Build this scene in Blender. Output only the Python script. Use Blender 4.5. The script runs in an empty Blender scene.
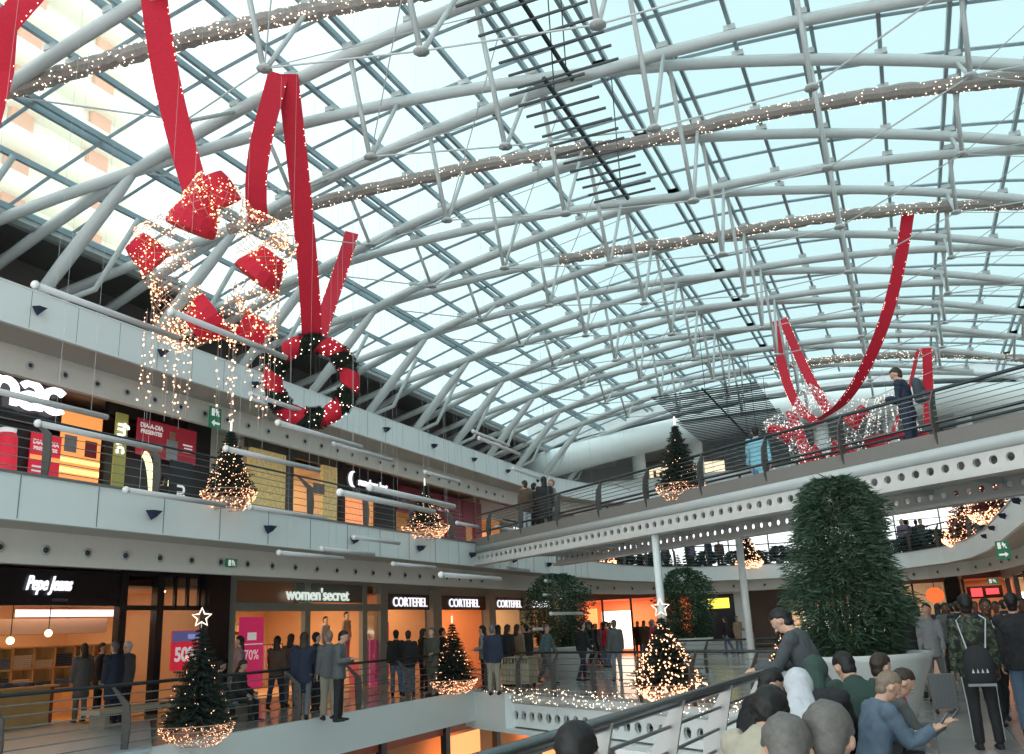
import bpy, bmesh, math, random
from mathutils import Vector, Matrix, noise
from bpy_extras import object_utils
R_ = random.Random(7)
PI = math.pi
scene = bpy.context.scene
COL = scene.collection
# ------------------------------------------------------------------ camera (eye 1.6 m above the walkway)
F, CX, CY, EYE = 900.0, 512.0, 377.0, 1.6
def _d(x, y): return Vector((x-CX, -(y-CY), -F))
_up = _d(1000, 607).cross(_d(0, 655)).normalized()
if _up.y < 0: _up = -_up
_Y = _d(916, 655-.048*916).normalized()
_X = _Y.cross(_up)
ROT = Matrix((_X, _Y, _up))            # world = ROT @ cam
C0 = Vector((0, 0, EYE))
cam_d = bpy.data.cameras.new('camera'); cam = bpy.data.objects.new('camera', cam_d); COL.objects.link(cam)
cam_d.sensor_width = 36; cam_d.lens = 36*F/1024; cam_d.clip_end = 600
cam.matrix_world = Matrix.Translation(C0) @ ROT.to_4x4()
scene.camera = cam
scene.view_settings.view_transform = 'Standard'; scene.view_settings.look = 'None'
scene.view_settings.gamma = 1; scene.view_settings.use_curve_mapping = False
scene.view_settings.exposure = 0.0
def ray(x, y): return (ROT @ _d(x, y)).normalized()
def onx(x, y, X): v = ray(x, y); return C0 + v*(X/v.x)
def ony(x, y, Y): v = ray(x, y); return C0 + v*(Y/v.y)
def onz(x, y, z): v = ray(x, y); return C0 + v*((z-EYE)/v.z)
# ------------------------------------------------------------------ materials
MATS = {}
def mat(name, col, rough=.6, metal=0., emit=None, es=0., noise_amt=.06, nscale=6., trans=0., alpha=None, spec=.5, bump=0.):
    if name in MATS: return MATS[name]
    m = bpy.data.materials.new(name); m.use_nodes = True; nt = m.node_tree
    b = nt.nodes['Principled BSDF']
    b.inputs['Roughness'].default_value = rough; b.inputs['Metallic'].default_value = metal
    b.inputs['Specular IOR Level'].default_value = spec
    c = (*col, 1)
    if noise_amt > 0:
        tc = nt.nodes.new('ShaderNodeTexCoord'); n = nt.nodes.new('ShaderNodeTexNoise'); n.inputs['Scale'].default_value = nscale
        n.inputs['Detail'].default_value = 3
        r = nt.nodes.new('ShaderNodeMixRGB'); r.blend_type = 'MIX'
        r.inputs[1].default_value = (*[max(0, v*(1-noise_amt)) for v in col], 1); r.inputs[2].default_value = (*[min(1, v*(1+noise_amt)) for v in col], 1)
        nt.links.new(tc.outputs['Object'], n.inputs['Vector']); nt.links.new(n.outputs['Fac'], r.inputs[0]); nt.links.new(r.outputs[0], b.inputs['Base Color'])
        if bump:
            bp = nt.nodes.new('ShaderNodeBump'); bp.inputs['Strength'].default_value = bump; nt.links.new(n.outputs['Fac'], bp.inputs['Height']); nt.links.new(bp.outputs[0], b.inputs['Normal'])
    else: b.inputs['Base Color'].default_value = c
    if emit: b.inputs['Emission Color'].default_value = (*emit, 1); b.inputs['Emission Strength'].default_value = es
    if alpha is not None: b.inputs['Alpha'].default_value = alpha
    m.diffuse_color = c
    MATS[name] = m; return m
def glow(name, col, es):
    if name in MATS: return MATS[name]
    m = mat(name, tuple(min(1, c) for c in col), .5, emit=col, es=es, noise_amt=0)
    return m
def glassmat(name, tint, gl=.06):
    if name in MATS: return MATS[name]
    m = bpy.data.materials.new(name); m.use_nodes = True; nt = m.node_tree; nt.nodes.clear()
    o = nt.nodes.new('ShaderNodeOutputMaterial'); mx = nt.nodes.new('ShaderNodeMixShader'); t = nt.nodes.new('ShaderNodeBsdfTransparent'); g = nt.nodes.new('ShaderNodeBsdfGlossy')
    t.inputs[0].default_value = (*tint, 1); g.inputs['Roughness'].default_value = .05
    fr = nt.nodes.new('ShaderNodeFresnel'); fr.inputs[0].default_value = 1.2
    mm = nt.nodes.new('ShaderNodeMath'); mm.operation = 'MULTIPLY'; mm.inputs[1].default_value = gl*10
    nt.links.new(fr.outputs[0], mm.inputs[0]); nt.links.new(mm.outputs[0], mx.inputs[0])
    nt.links.new(t.outputs[0], mx.inputs[1]); nt.links.new(g.outputs[0], mx.inputs[2]); nt.links.new(mx.outputs[0], o.inputs[0])
    MATS[name] = m; return m
WHITE = mat('white_panel', (.72, .78, .78), .45, nscale=1.5, noise_amt=.04)
CREAM = mat('cream_plaster', (.70, .69, .64), .6, noise_amt=.04)
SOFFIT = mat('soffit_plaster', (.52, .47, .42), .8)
STEELW = mat('white_painted_steel', (.47, .51, .51), .38, noise_amt=.04)
PURL = mat('blue_grey_aluminium', (.30, .38, .42), .4, metal=.3)
DARKR = mat('dark_rail_metal', (.035, .045, .05), .35, metal=.5)
GREYR = mat('grey_rail_metal', (.20, .21, .21), .4, metal=.5)
BLADE = mat('grey_blade_metal', (.11, .105, .10), .45, metal=.4)
DARK = mat('charcoal', (.02, .022, .027), .5)
BROWNB = mat('brown_grey_edge', (.19, .18, .17), .6)
RED = mat('red_velvet', (.50, .006, .028), .8, nscale=20, noise_amt=.2)
GREEN = mat('fir_green', (.012, .024, .017), .8, noise_amt=.4, nscale=30)
WREATHG = mat('wreath_green', (.012, .022, .014), .85, noise_amt=.4, nscale=40)
LEAF = mat('bamboo_leaf', (.045, .085, .05), .6, noise_amt=.45, nscale=5)
CANE = mat('bamboo_cane', (.22, .26, .10), .5)
BULB = glow('warm_bulb', (1, .52, .30), 3.6)
BULBW = glow('white_bulb', (1, .82, .66), 4.0)
STARM = glow('star_tube', (1, .86, .72), 1.1)
WIRE = mat('thin_wire', (.45, .45, .45), .4, metal=.6, noise_amt=0)
COPPER = mat('copper_wire', (.55, .33, .24), .4, metal=.5, noise_amt=0)
ROD = mat('frosted_white_rod', (.58, .57, .58), .35, noise_amt=.02)
GLASS = glassmat('roof_glass', (.95, .99, .99), .05)
SHOPG = glassmat('shop_glass', (.95, .96, .96), .06)
for b in (BULB, BULBW): b.cycles.emission_sampling = 'NONE'
# tiled glossy floor
def floormat():
    m = bpy.data.materials.new('polished_stone_tiles'); m.use_nodes = True; nt = m.node_tree; b = nt.nodes['Principled BSDF']
    tc = nt.nodes.new('ShaderNodeTexCoord'); br = nt.nodes.new('ShaderNodeTexBrick'); br.offset = 0
    br.inputs['Scale'].default_value = 1; br.inputs['Brick Width'].default_value = .9; br.inputs['Row Height'].default_value = .9; br.inputs['Mortar Size'].default_value = .006
    br.inputs['Color1'].default_value = (.40, .40, .385, 1); br.inputs['Color2'].default_value = (.33, .33, .32, 1); br.inputs['Mortar'].default_value = (.2, .2, .2, 1)
    nt.links.new(tc.outputs['Object'], br.inputs['Vector']); nt.links.new(br.outputs['Color'], b.inputs['Base Color'])
    b.inputs['Roughness'].default_value = .17; b.inputs['Specular IOR Level'].default_value = .55
    return m
FLOOR = floormat()
# ------------------------------------------------------------------ mesh builder
class MB:
    def __init__(s): s.v = []; s.f = []; s.mi = []
    def add(s, vs, fs, mi=0):
        o = len(s.v); s.v += [tuple(p) for p in vs]; s.f += [tuple(i+o for i in f) for f in fs]; s.mi += [mi]*len(fs)
    def box(s, a, b, M=None, mi=0):
        x0, y0, z0 = a; x1, y1, z1 = b
        vs = [Vector(p) for p in ((x0,y0,z0),(x1,y0,z0),(x1,y1,z0),(x0,y1,z0),(x0,y0,z1),(x1,y0,z1),(x1,y1,z1),(x0,y1,z1))]
        if M: vs = [M @ p for p in vs]
        s.add(vs, [(0,3,2,1),(4,5,6,7),(0,1,5,4),(1,2,6,5),(2,3,7,6),(3,0,4,7)], mi); return s
    def tube(s, path, r, n=8, mi=0, closed=False, ref=None):
        P = [Vector(p) for p in path]; k = len(P)
        rr = r if isinstance(r, (list, tuple)) else [r]*k
        vs = []; 
        for i, p in enumerate(P):
            if closed: t = P[(i+1) % k]-P[i-1]
            else: t = P[min(i+1, k-1)]-P[max(i-1, 0)]
            if t.length < 1e-9: t = Vector((0,0,1))
            t.normalize()
            a = Vector(ref) if ref else (Vector((0,0,1)) if abs(t.z) < .9 else Vector((1,0,0)))
            u = a.cross(t).normalized(); w = t.cross(u)
            ri = rr[i]; ra, rb = ri if isinstance(ri, tuple) else (ri, ri)
            for j in range(n):
                an = 2*PI*j/n; vs.append(p+u*(ra*math.cos(an))+w*(rb*math.sin(an)))
        fs = []
        for i in range(k if closed else k-1):
            for j in range(n):
                a0 = i*n+j; a1 = i*n+(j+1) % n; b0 = ((i+1) % k)*n+j; b1 = ((i+1) % k)*n+(j+1) % n
                fs.append((a0, a1, b1, b0))
        if not closed: fs.append(tuple(range(n-1, -1, -1))); fs.append(tuple(range((k-1)*n, k*n)))
        s.add(vs, fs, mi); return s
    def sphere(s, c, r, n=8, m=6, mi=0, M=None):
        c = Vector(c); r = r if isinstance(r, (tuple, Vector)) else (r, r, r)
        vs = [Vector((0,0,r[2]))]
        for i in range(1, m):
            th = PI*i/m
            for j in range(n): vs.append(Vector((r[0]*math.sin(th)*math.cos(2*PI*j/n), r[1]*math.sin(th)*math.sin(2*PI*j/n), r[2]*math.cos(th))))
        vs.append(Vector((0,0,-r[2])))
        if M: vs = [M @ p for p in vs]
        vs = [p+c for p in vs]
        fs = [(0, 1+j, 1+(j+1) % n) for j in range(n)]
        for i in range(m-2):
            for j in range(n): fs.append((1+i*n+j, 1+(i+1)*n+j, 1+(i+1)*n+(j+1) % n, 1+i*n+(j+1) % n))
        l = len(vs)-1
        fs += [(1+(m-2)*n+j, l, 1+(m-2)*n+(j+1) % n) for j in range(n)]
        s.add(vs, fs, mi); return s
    def octa(s, c, r, mi=0):
        x, y, z = c
        s.add([(x+r,y,z),(x-r,y,z),(x,y+r,z),(x,y-r,z),(x,y,z+r),(x,y,z-r)], [(0,2,4),(2,1,4),(1,3,4),(3,0,4),(2,0,5),(1,2,5),(3,1,5),(0,3,5)], mi); return s
    def lathe(s, prof, c=(0,0,0), n=24, mi=0):
        vs = []; c = Vector(c)
        for r, z in prof:
            for j in range(n): vs.append(c+Vector((r*math.cos(2*PI*j/n), r*math.sin(2*PI*j/n), z)))
        fs = []
        for i in range(len(prof)-1):
            for j in range(n): fs.append((i*n+j, i*n+(j+1) % n, (i+1)*n+(j+1) % n, (i+1)*n+j))
        s.add(vs, fs, mi); return s
    def prism(s, poly, d, M=None, mi=0):   # poly in XY extruded along z by d
        k = len(poly); vs = [Vector((p[0], p[1], 0)) for p in poly]+[Vector((p[0], p[1], d)) for p in poly]
        if M: vs = [M @ p for p in vs]
        s.add(vs, [tuple(range(k-1, -1, -1)), tuple(range(k, 2*k))]+[(i, (i+1) % k, k+(i+1) % k, k+i) for i in range(k)], mi); return s
    def ribbon(s, path, width, t=.012, wd=None, mi=0):
        P = [Vector(p) for p in path]; vs = []; k = len(P)
        for i, p in enumerate(P):
            tn = (P[min(i+1, k-1)]-P[max(i-1, 0)]).normalized()
            w = Vector(wd[i]) if isinstance(wd, list) else Vector(wd)
            w = (w-tn*w.dot(tn)).normalized(); n = tn.cross(w)
            W = width[i] if isinstance(width, list) else width
            for a, b in ((-1,-1),(1,-1),(1,1),(-1,1)): vs.append(p+w*(a*W/2)+n*(b*t/2))
        fs = [(3,2,1,0), tuple((k-1)*4+j for j in range(4))]
        for i in range(k-1):
            for j in range(4): fs.append((i*4+j, i*4+(j+1) % 4, (i+1)*4+(j+1) % 4, (i+1)*4+j))
        s.add(vs, fs, mi); return s
    def mesh(s, name, mats, smooth=False):
        me = bpy.data.meshes.new(name); me.from_pydata(s.v, [], s.f)
        for m in (mats if isinstance(mats, (list, tuple)) else [mats]): me.materials.append(m)
        if any(s.mi): me.polygons.foreach_set('material_index', s.mi)
        if smooth: me.polygons.foreach_set('use_smooth', [True]*len(me.polygons))
        me.update(); return me
    def build(s, name, mats, parent=None, smooth=False):
        return link(name, s.mesh(name, mats, smooth), parent)
def link(name, me, parent=None):
    o = bpy.data.objects.new(name, me); COL.objects.link(o)
    if parent: o.parent = parent; o.matrix_parent_inverse = Matrix.Translation(-parent.location) if isinstance(parent.data, type(None)) and parent.get('_abs') else Matrix()
    return o
def tag(o, label=None, cat=None, group=None, kind=None):
    if label: o['label'] = label
    if cat: o['category'] = cat
    if group: o['group'] = group
    if kind: o['kind'] = kind
    return o
def thing(name, label, cat, group=None, loc=(0,0,0), rz=0, kind=None):
    o = bpy.data.objects.new(name, None); COL.objects.link(o); o.location = loc; o.rotation_euler = (0, 0, rz); o.empty_display_size = .1
    return tag(o, label, cat, group, kind)
def kids(o): return [c for c in o.children]
def dup(o, loc=None, rz=None, label=None, group=None, parent=None, scale=None):
    c = o.copy(); COL.objects.link(c)
    if parent is not None: c.parent = parent; c.matrix_parent_inverse = o.matrix_parent_inverse.copy()
    if loc is not None: c.location = loc
    if rz is not None: c.rotation_euler = (0, 0, rz)
    if scale: c.scale = (scale,)*3
    if label: c['label'] = label
    if group: c['group'] = group
    for ch in kids(o): dup(ch, parent=c)
    return c
def struct(name, mb, m, smooth=False):
    o = mb.build(name, m, None, smooth); o['kind'] = 'structure'; return o
def bez(p0, p1, p2, p3, n=12):
    r = []
    for i in range(n+1):
        t = i/n; a = (1-t)**3; b = 3*t*(1-t)**2; c = 3*t*t*(1-t); d = t**3
        r.append(Vector(p0)*a+Vector(p1)*b+Vector(p2)*c+Vector(p3)*d)
    return r
TMP = bpy.data.scenes.new('workshop')
def tmp_dg():
    with bpy.context.temp_override(scene=TMP, view_layer=TMP.view_layers[0]):
        return bpy.context.evaluated_depsgraph_get()
def text_mesh(txt, size, extrude=.02, bold=0., shear=0., align='CENTER', sx=1.):
    cu = bpy.data.curves.new('t', 'FONT'); cu.body = txt; cu.size = size; cu.extrude = extrude; cu.offset = bold; cu.shear = shear; cu.align_x = align; cu.align_y = 'CENTER'; cu.resolution_u = 3
    o = bpy.data.objects.new('t', cu); TMP.collection.objects.link(o); dg = tmp_dg()
    me = bpy.data.meshes.new_from_object(o.evaluated_get(dg)); bpy.data.objects.remove(o); me.transform(Matrix.Diagonal((sx, 1, 1, 1))); me.materials.clear(); return me
# matrices that stand lettering up, facing +X (left wall), -X (right wall) or -Y (far wall)
FX = Matrix(((0,0,1,0),(1,0,0,0),(0,1,0,0),(0,0,0,1)))      # text x -> +Y, y -> z, normal +X : reads left-to-right seen from +X
FNX = Matrix(((0,0,-1,0),(-1,0,0,0),(0,1,0,0),(0,0,0,1)))
FNY = Matrix(((1,0,0,0),(0,0,-1,0),(0,1,0,0),(0,0,0,1)))
def lettering(txt, size, loc, m, parent, face=FX, name='lettering', label=None, **k):
    fit = k.pop('fit', None); me = text_mesh(txt, size, **k)
    if fit:
        xs = [v.co.x for v in me.vertices]; ys = [v.co.y for v in me.vertices]; cx_, cy_ = (min(xs)+max(xs))/2, (min(ys)+max(ys))/2
        me.transform(Matrix.Diagonal((fit[0]/(max(xs)-min(xs)), fit[1]/(max(ys)-min(ys)), 1, 1)) @ Matrix.Translation((-cx_, -cy_, 0)))
    me.transform(Matrix.Translation(loc) @ face); me.materials.append(m)
    o = link(name, me, parent)
    if label: o['label'] = label
    return o
# ------------------------------------------------------------------ plan curves
RING = [(-11.9,-6),(-11.9,8),(-11.9,20),(-11.9,36),(-11.7,39.3),(-11.0,42.3),(-9.4,44.9),(-7.2,46.5),(-4.3,47.2),(-2,46.6),(0.1,44.9),(1.5,42.6),(2.3,39.5),(2.65,35),(2.7,28),(2.7,16),(2.7,8),(2.7,-6)]
def offs(path, d):
    out = []; k = len(path)
    for i in range(k):
        a = Vector(path[max(i-1,0)]); b = Vector(path[min(i+1,k-1)]); t = (b-a).normalized(); n = Vector((-t.y, t.x)); p = Vector(path[i])+n*d; out.append((p.x, p.y))
    return out
def strip(mb, p0, p1, z0, z1):      # solid band between two plan curves
    k = len(p0); vs = []
    for (a, b), (c, d) in zip(p0, p1): vs += [(a,b,z0),(a,b,z1),(c,d,z1),(c,d,z0)]
    fs = [(0,1,2,3), tuple((k-1)*4+j for j in (3,2,1,0))]
    for i in range(k-1):
        for j in range(4): fs.append((i*4+j, (i+1)*4+j, (i+1)*4+(j+1) % 4, i*4+(j+1) % 4))
    mb.add(vs, fs); return mb
RING3 = offs(RING, 3.1)
OUT = [(-24,-6),(-24,8),(-24,20),(-24,36),(-24,45),(-24,52),(-20,60),(-12,60),(-4.3,60),(0,60),(5,60),(9,58),(12,50),(12,42),(12,28),(12,16),(12,8),(12,-6)]
# L1 floor (z 0): left walkway, the part beyond the bridge, right walkway
BA = Vector((-12, 24.9)); BB = Vector((1.8, 14.8)); BU = (BB-BA).normalized(); BN = Vector((-BU.y, BU.x))
def bp(s, n=0, z=0): p = BA+BU*s+BN*n; return Vector((p.x, p.y, z))
RAILR = [(-2.1,-3.0),(-1.82,3.2),(-1.62,7),(-1.42,11),(-1.25,15),(-1.1,17.1)]
fl = MB(); Lp = [(-11.9,-6),(-11.9,24.9),(-1.1,17.05),(-1.25,15),(-1.82,3.2),(-2.1,-6),(12,-6),(12,60),(-24,60),(-24,-6)]
def slab(mb, poly, z0, z1):
    M = Matrix.Translation((0,0,z0)); mb.prism(poly, z1-z0, M); return mb
slab(fl, [(-24,-6),(-11.9,-6),(-11.9,24.9),(-11.9,60),(-24,60)], -.65, 0)
slab(fl, [(-11.9,24.9),(-1.1,17.05),(-1.1,60),(-11.9,60)], -.55, 0)
slab(fl, [(-2.1,-6),(12,-6),(12,60),(-1.1,60),(-1.1,17.05),(-1.25,15),(-1.62,7),(-1.82,3.2)], -.65, 0)
struct('floor', fl, FLOOR)
f0 = MB(); f0.box((-24,-6,-4.8),(12,60,-4.6)); struct('floor_lower', f0, FLOOR)
k = MB(); k.box((-11.9,-6,-.78),(-11.78,24.8,.03)); struct('trim_1', k, WHITE)
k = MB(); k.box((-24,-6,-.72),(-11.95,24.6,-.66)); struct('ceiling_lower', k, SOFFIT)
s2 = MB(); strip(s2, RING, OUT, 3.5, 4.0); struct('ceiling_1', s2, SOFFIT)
s2 = MB(); strip(s2, RING, OUT, 4.0, 4.05); struct('floor_upper', s2, FLOOR)
k = MB(); strip(k, offs(RING, -.1), RING, 3.48, 4.15); o = struct('trim_2', k, WHITE)
k = MB(); strip(k, offs(RING, -.13), offs(RING, .05), 4.15, 4.19); struct('trim_3', k, GREYR)
s3 = MB(); strip(s3, RING3, offs(RING3, 3.2), 7.65, 7.85)
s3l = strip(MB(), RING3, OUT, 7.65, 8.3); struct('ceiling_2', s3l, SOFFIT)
k = MB(); strip(k, offs(RING3, -.1), RING3, 7.63, 8.42); struct('trim_4', k, WHITE)
k = MB(); strip(k, offs(RING3, -.12), offs(RING3, .25), 8.42, 8.45); struct('trim_5', k, WHITE)
# bulkheads carrying the downlights
k = MB(); strip(k, offs(RING, .9), offs(RING, 1.05), 2.97, 3.5); struct('trim_6', k, CREAM)
k = MB(); strip(k, offs(RING3, 1.0), offs(RING3, 1.15), 7.05, 7.65); struct('trim_7', k, CREAM)
# panel joints on the fascias: thin dark grooves as their own trim
k = MB()
for i in range(40):
    y = 6+i*1.1
    if y < 44: k.box((-14.905,y,7.66),(-14.898,y+.012,8.41))
    if y < 36: k.box((-11.795,y*1.3,3.5),(-11.79,y*1.3+.012,4.14))
struct('trim_8', k, GREYR)
# dark terrace behind the left upper parapet, walls
k = MB(); k.box((-24,-6,8.3),(-23.6,60,13)); struct('wall_left_upper', k, mat('dark_concrete', (.10,.095,.09), .8))
k = MB(); k.box((-23.6,-6,10.95),(-17.5,46,11.15)); struct('ceiling_3', k, MATS['dark_concrete'])
k = MB(); k.box((-19.2,-6,8.3),(-19.0,46,10.95)); struct('wall_left_terrace', k, MATS['dark_concrete'])
k = MB()
for zz, xx in ((-4.7,-24.1),): k.box((xx-.2,-6,-4.6),(xx,60,8.3))
k.box((-24,-6.2,-4.6),(12,-6,8.3)) if False else None
struct('wall_left', k, CREAM)
k = MB(); k.box((12,-6,-4.6),(12.2,60,8.3)); struct('wall_right', k, CREAM)
# ------------------------------------------------------------------ roof
W = 1.4
def RX(i): return W*(i-12.23)
def RZ(i): return EYE+W*(8.25-.0187*(i-9.5)**2)
def RP(i, y, dz=0): return Vector((RX(i), y, RZ(i)+dz))
Y0, DY, YE = 13.2, 3.33, 46.5
roof = thing('roof_frame', 'white steel diagrid roof frame of crossing arched tubes with hanging struts and cables', 'roof frame', kind='structure')
def garland_tube(a_k, fam):
    pass
TUBES = {}
def tube_path(k, fam, i0=-1.6, i1=20.2, n=26):
    P = []
    for t in range(n+1):
        i = i0+(i1-i0)*t/n; y = Y0+DY*k+(DY*(i-2)/7 if fam > 0 else 0)
        if -6 < y <= YE: P.append(RP(i, y))
        elif P: break
    return P
for k_ in range(-5, 13):
    for fam in (1, -1):
        P = tube_path(k_, fam)
        if len(P) < 3: continue
        MB().tube(P, .13, 8).build('arch_tube', STEELW, roof, True); TUBES[(k_, fam)] = P
dbl = {0:1, 2:1, 4:1, 6:1, 8:1, 9:1, 10:1, 12:1, 14:1, 16:1, 18:1}
for i in range(0, 20):
    for o_ in ((-.13, .13) if i in dbl else (0,)):
        b = MB(); x = RX(i)+o_; z = RZ(i)+.22
        b.box((x-.04, -2, z), (x+.04, YE, z+.13)); b.build('purlin', PURL if i not in (12,) else PURL, roof)
for j in range(0, 30):
    y = Y0+DY/4+DY/2*(j-9)
    if y > YE: break
    MB().tube([RP(i, y, .34) for i in range(0, 20)], (.05), 4).build('glazing_bar', PURL, roof)
# saddles where purlins meet tubes: small blocks under each arch family on the node lines
sd = MB()
for k_ in range(-3, 10):
    for i in range(3, 19):
        for fam in (1, -1):
            y = Y0+DY*k_+(DY*(i-2)/7 if fam > 0 else 0)
            if y < YE: p = RP(i, y, .1); sd.box((p.x-.12, p.y-.1, p.z), (p.x+.12, p.y+.1, p.z+.12))
tag(sd.build('saddle', STEELW, roof), kind='stuff')
# edge beams of the glazing
for i in (0, 19):
    b = MB(); b.box((RX(i)-.12, -2, RZ(i)+.1), (RX(i)+.12, YE, RZ(i)+.4)); b.build('eaves_beam', STEELW, roof)
gl = MB()
vs = [RP(i, y, .32) for i in range(0, 20) for y in (-2, YE)]
gl.add(vs, [(2*i, 2*i+1, 2*i+3, 2*i+2) for i in range(19)]); struct('ceiling_glass', gl, GLASS)
# V hangers and bowstring cables
DROP = {4: 1.0, 6: 1.9, 8: 2.5, 10: 2.7, 12: 2.2, 14: 1.2, 16: .6}
for k_ in range(-1, 9):
    prev = RP(2, Y0+DY*k_+.9)
    cab = []
    for i, dr in DROP.items():
        fa = ((i-2)/7) % 1
        lo, hi = (fa, 1.0) if fa < .5 else (0.0, fa)
        if i == 16: lo, hi = 0.0, 1.0
        ylo, yhi = Y0+DY*(k_+lo), Y0+DY*(k_+hi); ya = ylo+(yhi-ylo)*.4
        if ya > YE-1: continue
        ap = RP(i, ya, -dr)
        b = MB()
        b.tube([RP(i, ylo), ap+Vector((0,-.03,0))], .05, 6); b.tube([RP(i, yhi), ap+Vector((0,.03,0))], .045, 6)
        b.lathe([(.02,-.02),(.14,-.02),(.12,.02),(.05,.08)], ap, 8)
        b.build('hanger', STEELW, roof, True); cab.append(ap)
    if cab:
        pts = [RP(2, Y0+DY*k_)]+cab+[RP(17.5, cab[-1].y)]
        MB().tube(pts, .018, 5).build('cable', STEELW, roof)
        for a, b_ in ((1,0),(5,0)):
            if k_ < 8: MB().tube([cab[a], RP([4,6,8,10,12,14,16][a]+2, cab[a].y+DY*.9)], .012, 4).build('cable', STEELW, roof)
            MB().tube([cab[a], RP([4,6,8,10,12,14,16][a]+2, cab[a].y-DY*.9)], .012, 4).build('cable', STEELW, roof)
# tapered struts from the parapet to the node line
for k_ in range(-2, 11):
    y = Y0+DY*k_
    if y > YE: break
    a = Vector((-17.3, y-.3, 8.35)); b = RP(2, y, -.05)
    MB().tube([a, a.lerp(b, .12), a.lerp(b, .45), a.lerp(b, .85), b], [.08, .12, .16, .14, .09], 10).build('strut', STEELW, roof, True)
    MB().tube([(-18.6, y-.5, 8.4), (-16.2, y+.9, 9.6), RP(1.2, y+1.3)], .07, 7).build('brace', STEELW, roof, True)
    MB().tube([(-15.2, y-.6, 8.4), (-18.9, y+1.6, 9.9)], .09, 7).build('brace', STEELW, roof, True)
    a = Vector((RX(17.6)+1.2, y, 8.4)); MB().tube([a, RP(16.4, y)], .14, 8).build('strut', STEELW, roof, True)
MB().tube([(-17.2, -2, 8.9), (-17.2, 46, 8.9)], .2, 10).build('eaves_beam', STEELW, roof, True)
# ring tube and end wall closing the far end
def arcxy(y0, bow, z0, zb, n=24, x0=-18.5, x1=10):
    return [Vector((x0+(x1-x0)*t/n, y0+bow*math.sin(PI*t/n), z0+zb*math.sin(PI*t/n))) for t in range(n+1)]
MB().tube(arcxy(45.0, 3.6, 9.9, 2.2), .75, 14).build('ring_tube', WHITE, roof, True)
MB().tube(arcxy(47.5, 3.4, 8.9, .3), .45, 12).build('ring_tube', WHITE, roof, True)
GREYW = mat('grey_slatted_wall', (.42,.46,.47), .7)
k = MB(); k.box((-24,59.6,8.3),(14,60,16)); struct('wall_back_upper', k, GREYW)
k = MB()
p0 = arcxy(45.2, 3.9, 10.6, 2.4); p1 = [Vector((-24+38*t/24, 60, 12.2)) for t in range(25)]
k.add(p0+p1, [(i, i+1, 25+i+1, 25+i) for i in range(24)]); k.add([p+Vector((0,0,.3)) for p in p0+p1], [(i, 25+i, 25+i+1, i+1) for i in range(24)])
struct('ceiling_4', k, mat('pale_grey_soffit', (.6,.65,.66), .7))
k = MB()
for j in range(26): k.box((-16,59.4,8.6+j*.14),(10,59.55,8.66+j*.14))
struct('trim_9', k, mat('grey_slat', (.35,.38,.4), .5))
for x in (-13.2,-9.9,-6.6,-3.2,0.2,3.6):
    c = MB(); c.tube([(x, 49.5, 8.3), (x, 49.5, 12)], .38, 14); tag(c.build('column', WHITE, None, True), 'plump white column under the far roof ring', 'column', 'white columns at the far food hall')
# ------------------------------------------------------------------ footbridges
def web_mesh(L, zb, zt, nh, r, place, s0=0.0):     # plate with a row of round holes ; place(s, z) -> Vector
    mb = MB(); cw = L/nh; zc = (zb+zt)/2; n = 12
    for i in range(nh):
        c = s0+cw*(i+.5); vs = []
        for j in range(n):
            a = 2*PI*j/n+PI/n; ca, sa = math.cos(a), math.sin(a); m = max(abs(ca)/(cw/2), abs(sa)/((zt-zb)/2))
            vs += [place(c+r*ca, zc+r*sa), place(c+ca/m, zc+sa/m)]
        fs = [(2*j, 2*j+1, (2*j+3) % (2*n), (2*j+2) % (2*n)) for j in range(n)]
        # corners
        cs = [place(c+sx*cw/2, z) for sx, z in ((1, zt), (-1, zt), (-1, zb), (1, zb))]
        o = len(vs); vs += cs
        for q, (sx, sz) in enumerate(((1,1),(-1,1),(-1,-1),(1,-1))):
            ang = math.atan2(sz*(zt-zb)/2, sx*cw/2) % (2*PI)
            best = min(range(n), key=lambda j: abs(((2*PI*j/n+PI/n+PI/n)-ang+PI) % (2*PI)-PI))
            j0, j1 = best, (best+1) % n
            fs.append((2*j0+1, o+q, 2*j1+1))
        mb.add(vs, fs)
    return mb
def blade_poly(h=1.1, drop=.22, w=.11, lean=.18):
    outer = [(0,-drop),(.07,0),(.10,h*.35),(.07,h*.7),(-lean+.05,h)]; inner = [(-lean,h),(-.06,h*.7),(-.05,h*.35),(-.04,0)]
    return outer+inner
def blade(parent, pos, outdir, h=1.1, drop=.22, t=.028, m=None, lean=.18, wide=1.):
    o = Vector(outdir).normalized(); al = Vector((-o.y, o.x, 0))
    M = Matrix(((o.x, 0, al.x, pos[0]-al.x*t/2), (o.y, 0, al.y, pos[1]-al.y*t/2), (0, 1, 0, pos[2]), (0,0,0,1)))
    return MB().prism([(x*wide, y) for x, y in blade_poly(h, drop, lean=lean)], t, M).build('post', m or BLADE, parent)
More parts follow.
